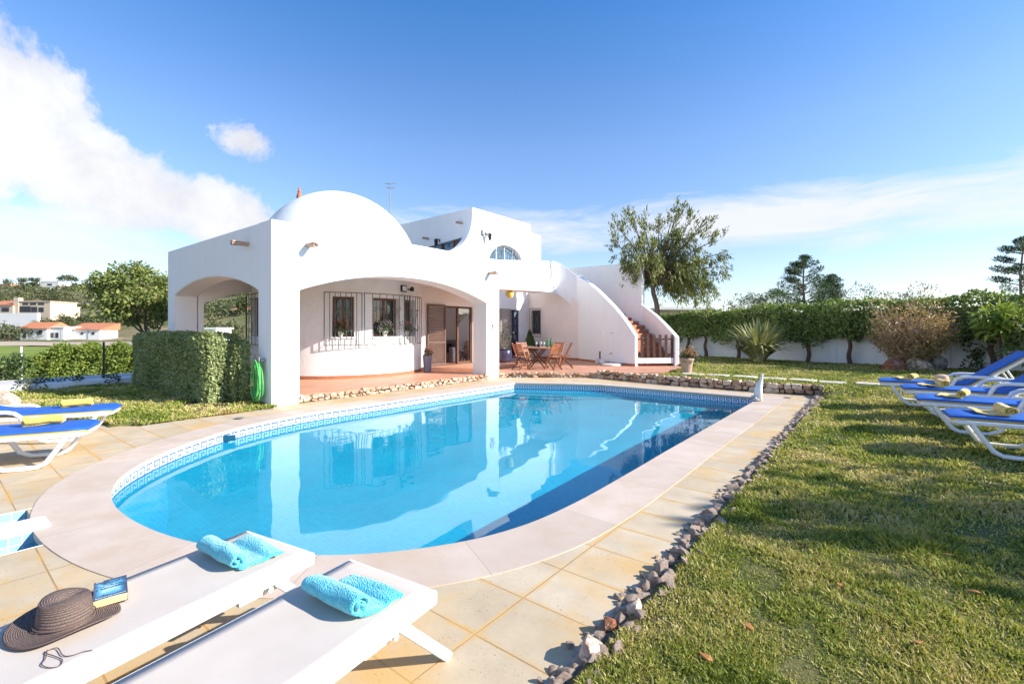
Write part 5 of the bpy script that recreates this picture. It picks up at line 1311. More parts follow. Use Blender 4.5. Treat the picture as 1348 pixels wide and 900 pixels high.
house('hill_house', 'small beige house among the scrub below the ridge', 76, 86, 205, 404, 412, 7, 'far_beige', 'flat', [(.5, 1.5, .2, .6)])
house('hill_house', 'beige house seen through the portico arch', 304, 326, 215, 408, 413, 8, 'far_beige', 'tile', [(.4, 1.5, .2, .6)])
house('hill_house', 'white wall and house low behind the portico arch', 258, 284, 90, 433, 441, 5, 'far_white', 'flat', [(.7, .7, .3, .6)])
# trees and scrub on the hill
sc = []; k = 0
for _ in range(5200):
    d = random.choice((random.uniform(150, 260), random.uniform(150, 430), random.uniform(300, 430))); px = random.uniform(-330, 345)
    x, y = at(px, d)
    if mnoise.noise(Vector((x*.018, y*.018, 9)))+.25*mnoise.noise(Vector((x*.06, y*.06, 4))) < -.10: continue
    yb = proj(x, y, tz(x, y))[1]
    if 22 < px < 68 and 400 < yb < 415 and d > 185 and d < 197: continue
    if -60 < px < 50 and d < 183 and yb > 409: continue
    sc.append((x, y, tz(x, y), random.uniform(.6, 1.5)*(1+d/420), d))
def scrub(n_each=26):
    out = []
    for x, y, z, r_, d in sc:
        dd = rnd_dirs(n_each); dd[:, 2] = np.abs(dd[:, 2]); Pp = np.array([x, y, z])+dd*np.array([r_, r_, r_*.85])*(.6+.4*rng.random((n_each, 1)))
        out.append(leaves(Pp, unit(dd+rnd_dirs(n_each)*.8), rnd_dirs(n_each), r_*.55, r_*.42))
    return np.concatenate(out)
tag(quads_mesh('hillside_scrub', scrub(), M['scrub']), kind='stuff')
GT = 'far trees on the hillside'
ft = [(60, 160, 6, 'dark'), (92, 170, 5, 'dark'), (112, 175, 6, 'dark'), (100, 165, 4, 'dark'), (122, 160, 5, 'dark'), (84, 185, 5, 'dark'), (46, 395, 8, 'dark'), (30, 400, 8, 'dark'), (95, 395, 9, 'dark'), (82, 405, 8, 'dark'), (10, 405, 8, 'dark'), (-4, 150, 7, 'bush'), (12, 140, 6, 'bush'), (318, 200, 9, 'cypress'), (300, 120, 7, 'bush'), (285, 130, 8, 'bush'), (270, 140, 7, 'bush'), (56, 148, 4, 'bush'), (130, 300, 9, 'dark'), (72, 300, 7, 'dark'), (-20, 170, 6, 'dark')]
labs = {'dark': 'dark round crowned tree on the far hillside left of the villa', 'bush': 'broad low bushy tree in the valley left of the villa', 'cypress': 'narrow pointed cypress on the hill seen through the portico arch'}
for px, d, hh, kd in ft:
    x, y = at(px, d); z = tz(x, y); o = empty('far_tree', (x, y, z), 0, labs[kd], 'tree', GT)
    t = MB(); limb(t, (x, y, z-.3), (x, y, z+hh*.5), .25, .12, .03, 4, 5); t.build('trunk', M['bark'], o)
    cnt = 26; C_ = []
    for _ in range(cnt):
        q = rnd_dirs(1)[0]*(.4+.6*random.random())
        if kd == 'cypress': C_.append((x+q[0]*.8, y+q[1]*.8, z+hh*.55+q[2]*hh*.45))
        elif kd == 'bush': C_.append((x+q[0]*hh*.75, y+q[1]*hh*.75, z+hh*.38+q[2]*hh*.32))
        else: C_.append((x+q[0]*hh*.5, y+q[1]*hh*.5, z+hh*.62+q[2]*hh*.34))
    quads_mesh('crown', clump_leaves(C_, [hh*.16]*cnt, 26, hh*.10, hh*.07), M['scrub'], o)
for px, d, yt, lab in ((80, 138, 431, 'grey utility pole by the earth road, left of two'), (116, 150, 430, 'grey utility pole by the white houses, right of two'), (6, 150, 421, 'grey utility pole near the left edge of the valley')):
    x, y = at(px, d); z = tz(x, y); t = MB().tube([(x, y, z-.3), (x, y, zat(yt, d))], .14, 6); t.bar((x-.9, y-.5, zat(yt, d)-.4), (x+.9, y+.5, zat(yt, d)-.4), .12)
    tag(t.build('utility_pole', M['grey_metal']), lab, 'pole', 'utility poles in the valley')
# ------------------------------------------------------------------ white mesh loungers in front
def roll(name, mat, width, rad_, tail, label, group, loc, rz, wav=.006, seed=1, turns=2.3, cat='towel', th=.016):
    """rolled towel: a spiral sheet with thickness, axis along local x, tail running to local +y"""
    rr = random.Random(seed); mid = []; n = 46
    for i in range(n+1):
        t = i/n; a = -math.pi/2+(1-t)*turns*2*math.pi; r_ = .008+(rad_-.008-th/2)*t
        mid.append((-math.cos(a)*r_*1.0*-1 if False else math.cos(a)*r_, rad_+math.sin(a)*r_*.93))
    # leave the bottom of the roll towards +y
    m_n = 14
    for i in range(1, m_n+1):
        t = i/m_n; mid.append((mid[n][0]+tail*t, th/2+.004+.012*math.sin(t*5+seed)*t+(.018*t if t > .7 else 0)))
    nx = 14; mb = MB(); N_ = len(mid); norms = []
    for i in range(N_):
        a, b = mid[max(i-1, 0)], mid[min(i+1, N_-1)]; d = Vector((b[0]-a[0], b[1]-a[1])).normalized(); norms.append((-d.y, d.x))
    def pt(i, j, s):
        x = (j/nx-.5)*width; ph = mnoise.noise(Vector((x*9+seed, i*.21, seed)))*wav*1.6; sk = (.03 if i > n else 0)*((i-n)/m_n if i > n else 0)
        y, z = mid[i]; ny, nz_ = norms[i]; hh = th/2*(1 if 0 < i < N_-1 else .3)
        ex = .012*math.sin(i*.5+seed) if j in (0, nx) else 0
        return (x+sk*seed % 2*0+ex+(.05*((i-n)/m_n) if i > n else 0), y+ny*(hh*s)+ph*ny, max(.001, z+nz_*(hh*s)+ph*nz_+.004*math.sin(x*14+i*.3+seed)))
    for s in (1, -1):
        for i in range(N_):
            for j in range(nx+1): mb.v.append(pt(i, j, s))
    K = N_*(nx+1); id_ = lambda s, i, j: s*K+i*(nx+1)+j
    for s in (0, 1):
        for i in range(N_-1):
            for j in range(nx): mb.f.append((id_(s, i, j), id_(s, i+1, j), id_(s, i+1, j+1), id_(s, i, j+1))); mb.mi.append(0)
    for i in range(N_-1):
        for j in (0, nx): mb.f.append((id_(0, i, j), id_(0, i+1, j), id_(1, i+1, j), id_(1, i, j))); mb.mi.append(0)
    for i in (0, N_-1):
        for j in range(nx): mb.f.append((id_(0, i, j), id_(0, i, j+1), id_(1, i, j+1), id_(1, i, j))); mb.mi.append(0)
    o = mb.build(name, M[mat], smooth='all'); o.location = loc; o.rotation_euler = (0, 0, rz); tag(o, label, cat, group)
    sb = o.modifiers.new('sub', 'SUBSURF'); sb.levels = sb.render_levels = 1
    return o
def sun_bed(A, B, label, ztop=.33):
    """A right foot corner, B left foot corner at the bed end nearest the pool; the bed runs towards the viewer"""
    A = Vector((*A, 0)); B = Vector((*B, 0)); w = (A-B).length; xd = (A-B).normalized(); rz = math.atan2(xd.y, xd.x)
    c = (A+B)/2; o = empty('sun_bed', (c.x, c.y, 0), rz, label, 'sun lounger', 'white sun beds at the pool end'); Ln = 1.95
    fr = MB(); hw = w/2
    for s in (-1, 1):
        fr.box((s*(hw-.022), -Ln/2, ztop-.030), (.044, Ln, .062))
    fr.box((0, -.024, ztop-.030), (w-.089, .048, .062)); fr.box((0, -Ln+.024, ztop-.03), (w-.089, .048, .062)); fr.box((0, -.95, ztop-.045), (w-.09, .03, .03))
    fr.build('frame', M['white_metal'], o, world=False, bevel=.008)
    sl = MB(); nx, ny = 10, 30
    for j in range(ny+1):
        for i in range(nx+1):
            u = i/nx-.5; v = -.03-(Ln-.06)*j/ny; sag = -.012*(1-(2*u)**2)*math.sin(math.pi*min(1, j/ny*1.0)) if 0 < j < ny else 0
            sl.v.append((u*(w-.05), v, ztop+.0035+sag*.5+(.0 if abs(u) < .5 else 0)))
    for j in range(ny):
        for i in range(nx): k = j*(nx+1)+i; sl.f.append((k, k+1, k+nx+2, k+nx+1)); sl.mi.append(0)
    so_ = sl.build('sling', M['sling'], o, world=False, smooth='all', recalc=False); q = so_.modifiers.new('t', 'SOLIDIFY'); q.thickness = .006
    for s in (-1, 1):
        MB().box((s*(hw-.034), -Ln/2, ztop+.006), (.020, Ln-.07, .004)).build('hem', M['paper_beige'], o, world=False)
        for y0, y1 in ((-.20, .06), (-Ln+.25, -Ln-.0)):
            lg = MB(); lg.bar((s*(hw-.03), y0, ztop-.062), (s*(hw+.015), y1, 0), .045, .03, up=(1, 0, 0)); lg.build('leg', M['white_metal'], o, world=False, bevel=.005)
        hg = MB(); hg.box((s*(hw-.07), -.24, ztop-.09), (.03, .26, .05)); hg.build('side_bracket', M['white_metal'], o, world=False, bevel=.005)
    ft = MB(); ft.tube([(-hw+.02, -.235, ztop-.085), (hw-.02, -.235, ztop-.085)], .014, 8); ft.build('cross_bar', M['white_metal'], o, world=False, smooth=True)
    return o
bedR = sun_bed((-1.56, 1.44), (-2.13, 1.365), 'white mesh sun bed nearest the lawn, holding only a turquoise towel')
bedL = sun_bed((-2.33, 1.285), (-2.90, 1.185), 'white mesh sun bed holding the hat, the book and a turquoise towel')
ZT_ = .337
roll('towel', 'turquoise', .36, .052, .20, 'rolled turquoise towel on the sun bed with the hat', 'turquoise towels', (-2.60, .935, ZT_), R(4), seed=3)
roll('towel', 'turquoise', .335, .056, .19, 'rolled turquoise towel on the sun bed nearest the lawn', 'turquoise towels', (-1.795, 1.075, ZT_), R(6), seed=8)
# straw hat
hat = empty('straw_hat', (-2.535, .355, ZT_+.004), R(18), 'dark brown woven straw hat lying on the left white sun bed', 'hat')
def hat_pt(r_, a, z): return (r_*math.cos(a)*1.08, r_*math.sin(a)*.96, z)
hm = MB(); na_ = 48; prof = []
for i in range(11): t = i/10; prof.append((.172-.085*t, 'brim', t))
for i in range(1, 9): t = i/8; prof.append((.087-.012*t**1.3, 'side', t))
for i in range(1, 8): t = i/7; prof.append((.075*(1-t)+.001, 'top', t))
rows = len(prof)
for i, (r_, kind, t) in enumerate(prof):
    for j in range(na_):
        a = 2*math.pi*j/na_
        wavy = (.014+.012*math.cos(2*a+.6)+.006*math.cos(3*a))
        if kind == 'brim': z = .004+wavy*(1-t)**1.5*1.3+.004*t
        elif kind == 'side': z = .010+.092*(1-(1-t)**1.6)+.004*math.cos(2*a)*t
        else: z = .102+.006*math.sin(t*math.pi)-.026*math.exp(-((math.cos(a)*r_)/.02)**2)*(.3+.7*t)*math.exp(-((math.sin(a)*r_-.01)/.06)**2)+.004*math.cos(2*a)*(1-t)
        hm.v.append(hat_pt(r_, a, z))
for i in range(rows-1):
    for j in range(na_):
        j2 = (j+1) % na_; hm.uv[len(hm.f)] = [(j/na_, i/rows), ((j+1)/na_, i/rows), ((j+1)/na_, (i+1)/rows), (j/na_, (i+1)/rows)]
        hm.f.append((i*na_+j, i*na_+j2, (i+1)*na_+j2, (i+1)*na_+j)); hm.mi.append(0)
ho = hm.build('hat_body', M['straw'], hat, smooth='all', world=False); q = ho.modifiers.new('t', 'SOLIDIFY'); q.thickness = .004; q.offset = 1
cd = MB(); bc = [(.093*1.08*math.cos(2*math.pi*j/32), .093*.96*math.sin(2*math.pi*j/32), .020) for j in range(33)]
cd.tube(bc, .0025, 5); hc = cd.build('hat_cord', M['straw'], hat, world=False, smooth=True)
def wp_cord(): pass
inv = wmat(hat).inverted()
def bedp(px, y, z=ZT_+.004): x, yy = gnd(px, y, z); return inv @ Vector((x, yy, z))
cp = [bedp(*p) for p in ((62, 855), (60, 866), (55, 874), (64, 878), (78, 876), (82, 868), (72, 863), (60, 858), (75, 852), (83, 862), (95, 862), (110, 857), (123, 855))]
cp2 = []
for i in range(len(cp)-1):
    p0, p1, p2, p3 = cp[max(i-1, 0)], cp[i], cp[i+1], cp[min(i+2, len(cp)-1)]
    for k in range(6):
        t = k/6; cp2.append(.5*((2*p1)+(p2-p0)*t+(2*p0-5*p1+4*p2-p3)*t*t+(3*p1-p0-3*p2+p3)*t**3))
MB().tube(cp2, .0018, 5).build('loose_cord', M['straw'], hat, world=False, smooth=True)
# book leaning on the hat brim
bk = empty('book', (-2.635, .515, ZT_+.006), R(12), 'thick paperback with blue and black cover lying beside the hat', 'book')
bk.rotation_euler = (R(3), R(-4), R(14)); bw_, bh_, bt_ = .185, .118, .034
bk.rotation_euler = (R(4), R(5), R(105-90+0))
BX, BY = .098, .205     # short side along the viewer's left-right, long side away
bk.location = (-2.64, .515, ZT_+.004)
pg = MB().box((0, 0, bt_/2+.001), (BX*1.0-.004, BY-.006, bt_-.004)); 
# local x runs left-right in the picture, y runs away from the viewer
bk.rotation_euler = (R(-2), 0, R(79)); 
BX, BY = .112, .20
MB().box((0, 0, bt_/2), (BX-.004, BY-.004, bt_-.005)).build('pages', M['paper'], bk, world=False)
cv = MB(); cv.box((0, 0, bt_-.0012), (BX, BY, .0025)); 
zc = bt_+.0003
cv.quad((-BX/2, -BY/2, zc), (BX/2, -BY/2, zc), (BX/2, BY/2, zc), (-BX/2, BY/2, zc), uv=[(0, 0), (1, 0), (1, 1), (0, 1)])
cvo = cv.build('front_cover', M['cover'], bk, world=False, recalc=False)
MB().box((0, 0, .0012), (BX, BY, .0024)).build('back_cover', M['black'], bk, world=False)
tx = MB(); rr = random.Random(4)
for row, (v, hgt, u0, u1) in enumerate(((.80, .035, .20, .88), (.715, .03, .28, .80), (.60, .055, .18, .86), (.47, .07, .08, .90))):
    u = u0
    while u < u1:
        w_ = hgt*BY/BX*.55*rr.uniform(.6, 1.1)
        if rr.random() > .12:
            x0 = (u-.5)*BX; x1 = (u+w_-.5)*BX; y0 = (v-.5)*BY; y1 = y0+hgt*BY; z = zc+.0004
            k = rr.random(); s_ = (x1-x0)*.28
            tx.bb(x0, x0+s_, y0, y1, z, z+.0003)
            if k > .25: tx.bb(x1-s_, x1, y0, y1, z+.0002, z+.0005)
            if k < .7: tx.bb(x0, x1, y1-(y1-y0)*.25, y1, z+.0004, z+.0007)
            if k > .5: tx.bb(x0, x1, y0+(y1-y0)*.38, y0+(y1-y0)*.6, z+.0006, z+.0009)
        u += w_*1.35
tx.build('dark_lettering', M['ink'], cvo, world=False)
tw_ = MB()
u = .06
while u < .94: 
    w_ = rr.uniform(.02, .06); tw_.bb((u-.5)*BX, (u+w_-.5)*BX, -.455*BY, -.435*BY, zc+.0004, zc+.0008); u += w_+.015
tw_.bb(-.44*BX, -.22*BX, .455*BY, .475*BY, zc+.0004, zc+.0008)
tw_.build('white_lettering', M['cover_white'], cvo, world=False)
# ------------------------------------------------------------------ blue cushioned plastic loungers
def blue_lounger(loc, rz, label, back_angle, group, arm=.19):
    """origin on the ground under the foot end centre; local +x runs to the head"""
    o = empty('cushioned_lounger', loc, rz, label, 'sun lounger', group); w = .64; zt = .34
    dk = MB()
    for s in (-1, 1): dk.tube([(.02, s*(w/2-.03), zt-.01), (.10, s*(w/2-.0), zt), (.5, s*w/2, zt), (1.25, s*w/2, zt), (1.95, s*(w/2), zt-.03)], .026, 8)
    dk.tube([(.10, -w/2, zt), (.03, -w/2+.06, zt-.005), (.0, -w/4, zt-.01), (.0, w/4, zt-.01), (.03, w/2-.06, zt-.005), (.10, w/2, zt)], .026, 8)
    for i in range(9): dk.box((.12+i*.135, 0, zt-.012), (.085, w-.03, .018))
    dk.build('seat_frame', M['white_plastic'], o, world=False, smooth=True)
    for s in (-1, 1):
        y = s*(w/2+.005); lg = MB()
        lg.tube([(.13, y, zt-.02), (.20, y, zt-.14), (.29, y, .06), (.36, y, .022), (.48, y, .018), (.62, y, .022), (.72, y, .07), (.80, y, .20), (.88, y, zt+.02), (.94, y, zt+arm*.76), (1.01, y, zt+arm*.95), (1.10, y, zt+arm), (1.42, y, zt+arm), (1.50, y, zt+arm*.88), (1.56, y, zt+arm*.45), (1.60, y, zt-.03), (1.63, y, .10), (1.69, y, .022), (1.85, y, .020), (1.93, y, .12), (1.95, y, zt-.06)], .034, 8, flat=.75)
        lg.build('leg_and_armrest', M['white_plastic'], o, world=False, smooth=True)
        MB().tube([(.30, -s*.0+y*.98, .11), (.44, y*.98, .20), (.60, y*.98, .20), (.72, y*.98, .10)], .018, 6).build('leg_web', M['white_plastic'], o, world=False, smooth=True) if s > 0 and False else None
    hx = 1.10; ca, sa_ = math.cos(R(back_angle)), math.sin(R(back_angle)); bl = .88
    bf = MB()
    for s in (-1, 1): bf.tube([(hx, s*(w/2-.04), zt), (hx+bl*ca, s*(w/2-.04), zt+bl*sa_)], .022, 8)
    bf.tube([(hx+bl*ca, -w/2+.04, zt+bl*sa_), (hx+bl*ca, w/2-.04, zt+bl*sa_)], .022, 8)
    for i in range(5):
        t = .1+i*.17; bf.bar((hx+bl*t*ca, -w/2+.04, zt+bl*t*sa_), (hx+bl*t*ca, w/2-.04, zt+bl*t*sa_), .07, .014)
    bf.build('backrest_frame', M['white_plastic'], o, world=False, smooth=True)
    if back_angle > 8: MB().tube([(hx+.55*ca, -.2, zt+.55*sa_), (hx+.62, -.2, zt-.02), (hx+.62, .2, zt-.02), (hx+.55*ca, .2, zt+.55*sa_)], .014, 6).build('back_prop', M['white_plastic'], o, world=False, smooth=True)
    # cushion: profile swept across
    def cushion(z0, z1, name, mat, wd, inset):
        c = MB(); n = 26; sec = []
        for i in range(n+1):
            t = i/n; L_ = hx+bl-.0; s_ = -.03+inset+(L_+.03-2*inset)*t
            if s_ < hx: p = (s_, zt+.022-(.02 if s_ < .06 else 0)*(1-(s_+.03)/.09)); nn_ = (0, 1)
            else: q = s_-hx; p = (hx+q*ca, zt+.022+q*sa_); nn_ = (-sa_, ca)
            hw = wd/2*(1-(max(0, .10-(s_+.03))/.10)**2*.30); sec.append((p, nn_, hw))
        m_ = 8
        for p, nn_, hw in sec:
            for j in range(m_+1):
                u = j/m_*2-1; rd_ = (1-abs(u)**6)*.010
                c.v.append((p[0]+nn_[0]*(z1+rd_), u*hw, p[1]+nn_[1]*(z1+rd_)))
            for j in range(m_+1):
                u = 1-j/m_*2; c.v.append((p[0]+nn_[0]*z0, u*hw, p[1]+nn_[1]*z0))
        q = 2*(m_+1)
        for i in range(n):
            for j in range(q): j2 = (j+1) % q; c.f.append((i*q+j, i*q+j2, (i+1)*q+j2, (i+1)*q+j)); c.mi.append(0)
        c.f.append(tuple(range(q))); c.f.append(tuple(n*q+j for j in range(q))[::-1]); c.mi += [0, 0]
        return c.build(name, M[mat], o, world=False, smooth=True, angle=50)
    cu = cushion(.022, .048, 'cushion', 'blue_fabric', .60, 0)
    un = cushion(-.004, .021, 'cushion_underside', 'yellow_fabric', .585, .012)
    return o
GL = 'blue cushioned loungers on the lawn'
rl = [((.02, 10.72), 'blue cushioned lounger farthest away, with a straw hat beside its yellow towel', 38), ((.30, 9.52), 'second blue cushioned lounger from the hedge, a yellow towel near its foot', 38), ((.42, 8.42), 'third blue cushioned lounger from the hedge, between its neighbours on the lawn', 38), ((.62, 7.22), 'blue cushioned lounger nearest the viewer on the lawn', 38)]
tl = ['yellow rolled towel beside the straw hat on the farthest blue lounger', 'yellow rolled towel on the second blue lounger from the hedge', 'yellow rolled towel on the third blue lounger from the hedge', 'yellow rolled towel on the blue lounger nearest the viewer']
zl = .34+.022+.055
for k, ((x, y), lab, ang) in enumerate(rl):
    rz = R(3+random.uniform(-2, 2)); zb = lz(x+.9, y)+.012
    blue_lounger((x, y, zb), rz, lab, ang, GL)
    roll('towel', 'yellow_towel', .34, .062, .26, tl[k], 'yellow towels on the lawn loungers', (x+.44, y-.02, zb+zl), R(90+ (8 if k % 2 else -12)), seed=11+k, th=.018)
x, y = rl[0][0]; hz = lz(x+.9, y)+.012+zl
sh = MB().lathe([(.19, .012), (.15, .004), (.10, .008), (.095, .06), (.08, .10), (.045, .118), (.001, .12)], (0, 0, 0), 24, uv=True); o = sh.build('sun_hat', M['pale_straw'], smooth=True); o.location = (x+.80, y-.05, hz); tag(o, 'pale round straw sun hat on the farthest blue lounger', 'hat')
GL2 = 'blue cushioned loungers on the paving at the left'
ldir = math.atan2(.91, .415); ll = [((-7.25, 1.24), 'blue cushioned lounger on the left paving, nearer to the foot bath'), ((-8.66, 1.74), 'blue cushioned lounger on the left paving, nearer to the lawn')]
for k, ((x, y), lab) in enumerate(ll):
    blue_lounger((x, y, .004), ldir+math.pi, lab, 14, GL2, .10)
    d = Vector((-.415, -.91)); q = Vector((x, y))+d*.42
    roll('towel', 'yellow_towel', .32, .062, .24, 'yellow rolled towel on the blue lounger nearer to the '+('foot bath' if k == 0 else 'left lawn'), 'yellow towels on the left loungers', (q.x, q.y, .004+zl), ldir+R(20), seed=31+k, th=.018)
# ------------------------------------------------------------------ dining set on the patio
tc_ = at(708, 16.55)
tb_ = empty('dining_table', (*tc_, TB), R(20), 'round teak folding table set with bottles on the terracotta patio', 'table'); 
TOPZ = .735
MB().lathe([(.05, TOPZ-.035), (.61, TOPZ-.035), (.625, TOPZ-.02), (.625, TOPZ-.004), (.61, TOPZ), (.001, TOPZ)], (0, 0, 0), 40).build('tabletop', M['teak'], tb_, smooth=True, world=False)
for s in (-1, 1):
    for k in (-1, 1): MB().bar((k*.33, s*.22, 0), (-k*.25, s*.22, TOPZ-.04), .045, .03, up=(0, 1, 0)).build('leg', M['teak_dark'], tb_, world=False)
    MB().bar((-.36, s*.18, .25), (.36, s*.18, .25), .03, .03).build('rail', M['teak_dark'], tb_, world=False)
def chair_parts(o):
    w = .40
    st = MB()
    for i in range(6): st.box((-.17+i*.066, 0, .445), (.054, w, .018))
    st.build('seat', M['teak'], o, world=False, bevel=.003)
    for s in (-1, 1):
        MB().bar((.20, s*w/2, 0), (-.24, s*w/2, .90), .042, .022, up=(0, 1, 0)).build('back_post', M['teak'], o, world=False)
        MB().bar((-.27, s*(w/2-.026), 0), (.19, s*(w/2-.026), .45), .042, .022, up=(0, 1, 0)).build('leg', M['teak_dark'], o, world=False)
    bk_ = MB()
    for i in range(6):
        t = .60+i*.066; bk_.bar((.20-.44*t, -w/2, .90*t+.005), (.20-.44*t, w/2, .90*t+.005), .016, .042, up=(-.45, 0, .9))
    bk_.build('backrest', M['teak'], o, world=False)
    MB().bar((-.22, -w/2+.03, .10), (-.22, w/2-.03, .10), .025, .025).bar((.16, -w/2, .12), (.16, w/2, .12), .025, .025).build('stretcher', M['teak_dark'], o, world=False)
GC = 'folding chairs around the patio table'
cl = [((686, 15.9), 'folding teak chair left of the table, nearest the pier'), ((690, 17.4), 'folding teak chair behind the table at the left, under the barred window'), ((728, 15.85), 'front folding teak chair at the right side of the table'), ((744, 16.5), 'folding teak chair at the far right of the table'), ((733, 17.6), 'folding teak chair behind the table at the right')]
first = None
for k, ((px, d), lab) in enumerate(cl):
    q = at(px, d); rz = math.atan2(tc_[1]-q[1], tc_[0]-q[0])
    if first is None:
        first = empty('folding_chair', (*q, TB), rz, lab, 'chair', GC); chair_parts(first)
    else:
        c = first.copy(); COL.objects.link(c); c.location = (*q, TB); c.rotation_euler = (0, 0, rz); c['label'] = lab
        for ch in first.children:
            d2 = ch.copy(); COL.objects.link(d2); d2.parent = c
def on_table(px, d): return (*at(px, d), TB+TOPZ)
for px, lab in ((720.5, 'green glass bottle on the patio table, left of two'), (725.5, 'green glass bottle on the patio table, right of two')):
    o = MB().lathe([(.042, 0), (.044, .02), (.044, .19), (.03, .235), (.015, .265), (.015, .325), (.018, .33), (.001, .332)], (0, 0, 0), 14).build('bottle', M['green_glass'], smooth=True); o.location = on_table(px, 16.6); tag(o, lab, 'bottle', 'green bottles on the patio table')
for k, (px, d, lab) in enumerate(((706, 16.3, 'wine glass on the patio table, leftmost of three'), (712, 16.6, 'wine glass on the patio table, middle of three'), (716, 16.25, 'wine glass on the patio table, rightmost of three'))):
    o = MB().lathe([(.034, 0), (.034, .004), (.006, .01), (.005, .09), (.03, .115), (.036, .15), (.03, .19)], (0, 0, 0), 12).build('wine_glass', M['clear_glass'], smooth=True); o.location = on_table(px, d); tag(o, lab, 'glass', 'wine glasses on the patio table')
o = MB().lathe([(.001, .012), (.06, .012), (.11, .025), (.115, .028), (.06, .004), (.001, .004)], (0, 0, 0), 20).build('plate', M['white_pot'], smooth=True); o.location = on_table(699, 16.4); tag(o, 'white plate at the left of the patio table', 'plate')
o = MB().lathe([(.035, 0), (.05, .03), (.052, .08), (.03, .12), (.022, .16), (.026, .17)], (0, 0, 0), 14).build('wine_bottle', M['black'], smooth=True); o.location = on_table(709, 16.75); tag(o, 'dark carafe standing in the middle of the patio table', 'carafe')
# ------------------------------------------------------------------ pots and plants
def potted(name, loc, label, prof, potmat, flowers, n, r_, hgt, ln=.06, wd=.04, leaf='dark_leaf', cat='plant pot', group=None, stems=6, sc=1):
    o = empty(name, loc, 0, label, cat, group); MB().lathe([(a*sc, b*sc) for a, b in prof], (0, 0, 0), 18).build('pot', M[potmat], o, smooth=True, world=False)
    pt = prof[-1][1]*sc; rp = max(a for a, b in prof)*sc; MB().lathe([(rp*.86, pt-.02), (.001, pt-.015)], (0, 0, 0), 14).build('soil', M['soil'], o, world=False)
    X, Y, Z = loc; C_ = [(X+random.gauss(0, r_*.45), Y+random.gauss(0, r_*.45), Z+pt+random.uniform(.0, hgt)) for _ in range(n)]
    t = MB()
    for c in C_[:stems]: limb(t, (X, Y, Z+pt-.03), c, .008, .004, .08, 4, 4)
    t.build('stems', M['twig'], o); quads_mesh('leaves', clump_leaves(C_, [r_*.4]*n, 14, ln, wd), M[leaf], o)
    if flowers:
        F_ = [(c[0]+random.gauss(0, .02), c[1]+random.gauss(0, .02), c[2]+r_*.35+random.uniform(0, .05)) for c in C_[:max(4, n//2)]]
        quads_mesh('flowers', clump_leaves(F_, [.07*max(1, r_/.14)]*len(F_), 22, .045, .035), M[flowers], o)
    return o
WP = [(.055, 0), (.075, .09), (.082, .14), (.09, .145), (.09, .17), (.08, .17)]
flc = {1: ('red_flower', 'red flowering plant in a white pot on the left bay window sill'), 2: ('white_flower', 'white flowering plant in a white pot on the middle bay window sill'), 3: ('pink_flower', 'salmon flowering plant in a white pot on the right bay window sill')}
for mid, i in PO:
    p = baymap(mid-(1.5 if i < 3 else 4), ZB+.006, -.03); potted('flower_pot', p, flc[i][1], WP, 'white_pot', flc[i][0], 14, .16, .20, .07, .05, group='flower pots on the bay window sills', cat='flower pot', sc=.9)
x, y = gnd(557, 487.5, .15); potted('vase_of_flowers', (DX+.42, 10.10, TB), 'tall grey vase of pink flowers beside the louvred shutter of the sliding door', [(.10, 0), (.12, .02), (.135, .30), (.15, .50), (.155, .52), (.14, .52)], 'grey_pot', 'pink_flower', 10, .16, .16)
x, y = at(664, 19.3); potted('glazed_pot_plant', (x, y, TB), 'big dark glazed pot with a spindly plant in front of the grey shutter', [(.20, 0), (.30, .10), (.33, .30), (.30, .48), (.27, .52), (.30, .56), (.28, .56)], 'navy_glaze', None, 12, .34, .95, .13, .035, 'olive', stems=12)
x, y = at(697.5, 21.2); o = empty('cone_shrub', (x, y, TB), 0, 'dark conical clipped shrub in a pot under the barred patio window', 'shrub'); MB().lathe([(.16, 0), (.21, .35), (.23, .36), (.23, .42), (.20, .42)], (0, 0, 0), 16).build('pot', M['clay_pot'], o, smooth=True, world=False)
n = 1500; t_ = rng.random(n)**.7; a = rng.random(n)*6.28; rr = .36*t_*(.85+.2*rng.random(n)); P = np.column_stack([x+rr*np.cos(a), y+rr*np.sin(a), TB+1.32-.90*t_]); Q = np.column_stack([np.cos(a), np.sin(a), np.full(n, .5)])
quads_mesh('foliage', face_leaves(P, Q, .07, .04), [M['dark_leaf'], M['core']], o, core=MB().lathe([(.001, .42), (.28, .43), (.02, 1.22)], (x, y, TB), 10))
x, y = gnd(904, 487.5, .28); potted('terracotta_pot', (x, y, lz(x, y)), 'pale clay pot of rusty orange flowers beside the stair gate', [(.14, 0), (.18, .36), (.21, .37), (.21, .44), (.185, .44)], 'clay_pot', 'rust_flower', 22, .27, .12, .07, .05, 'olive')
# ------------------------------------------------------------------ gate, shower, statue, hose, sign
ga = Vector(ow[-1][:2]); gb = Vector(iw[0][:2]); d = (gb-ga).normalized(); wdt = (gb-ga).length; rz = math.atan2(d.y, d.x); gm = (ga+gb)/2+Vector((-d.y, d.x))*.08
gt = empty('stair_gate', (gm.x, gm.y, TB), rz, 'low gate of dark round topped slats closing the foot of the stair', 'gate')
for i in range(7):
    xx = (-.46+.92*i/6)*wdt; t = MB(); zz0, zz1 = .30, 1.18
    t.slab([(xx-.05, zz0), (xx+.05, zz0)]+[(xx+.05*math.cos(R(a)), zz1-.05+.05*math.sin(R(a))) for a in range(0, 181, 30)], [], lambda u, v, w: (u, w, v), -.015, .015); t.build('slat', M['gate_wood'], gt, world=False)
MB().box((0, .03, .42), (wdt*.96, .03, .05)).box((0, .03, 1.0), (wdt*.96, .03, .05)).build('rail', M['gate_wood'], gt, world=False)
MB().box((0, -.002, .20), (wdt*.97, .06, .20)).build('white_board', M['plaster'], gt, world=False, bevel=.008)
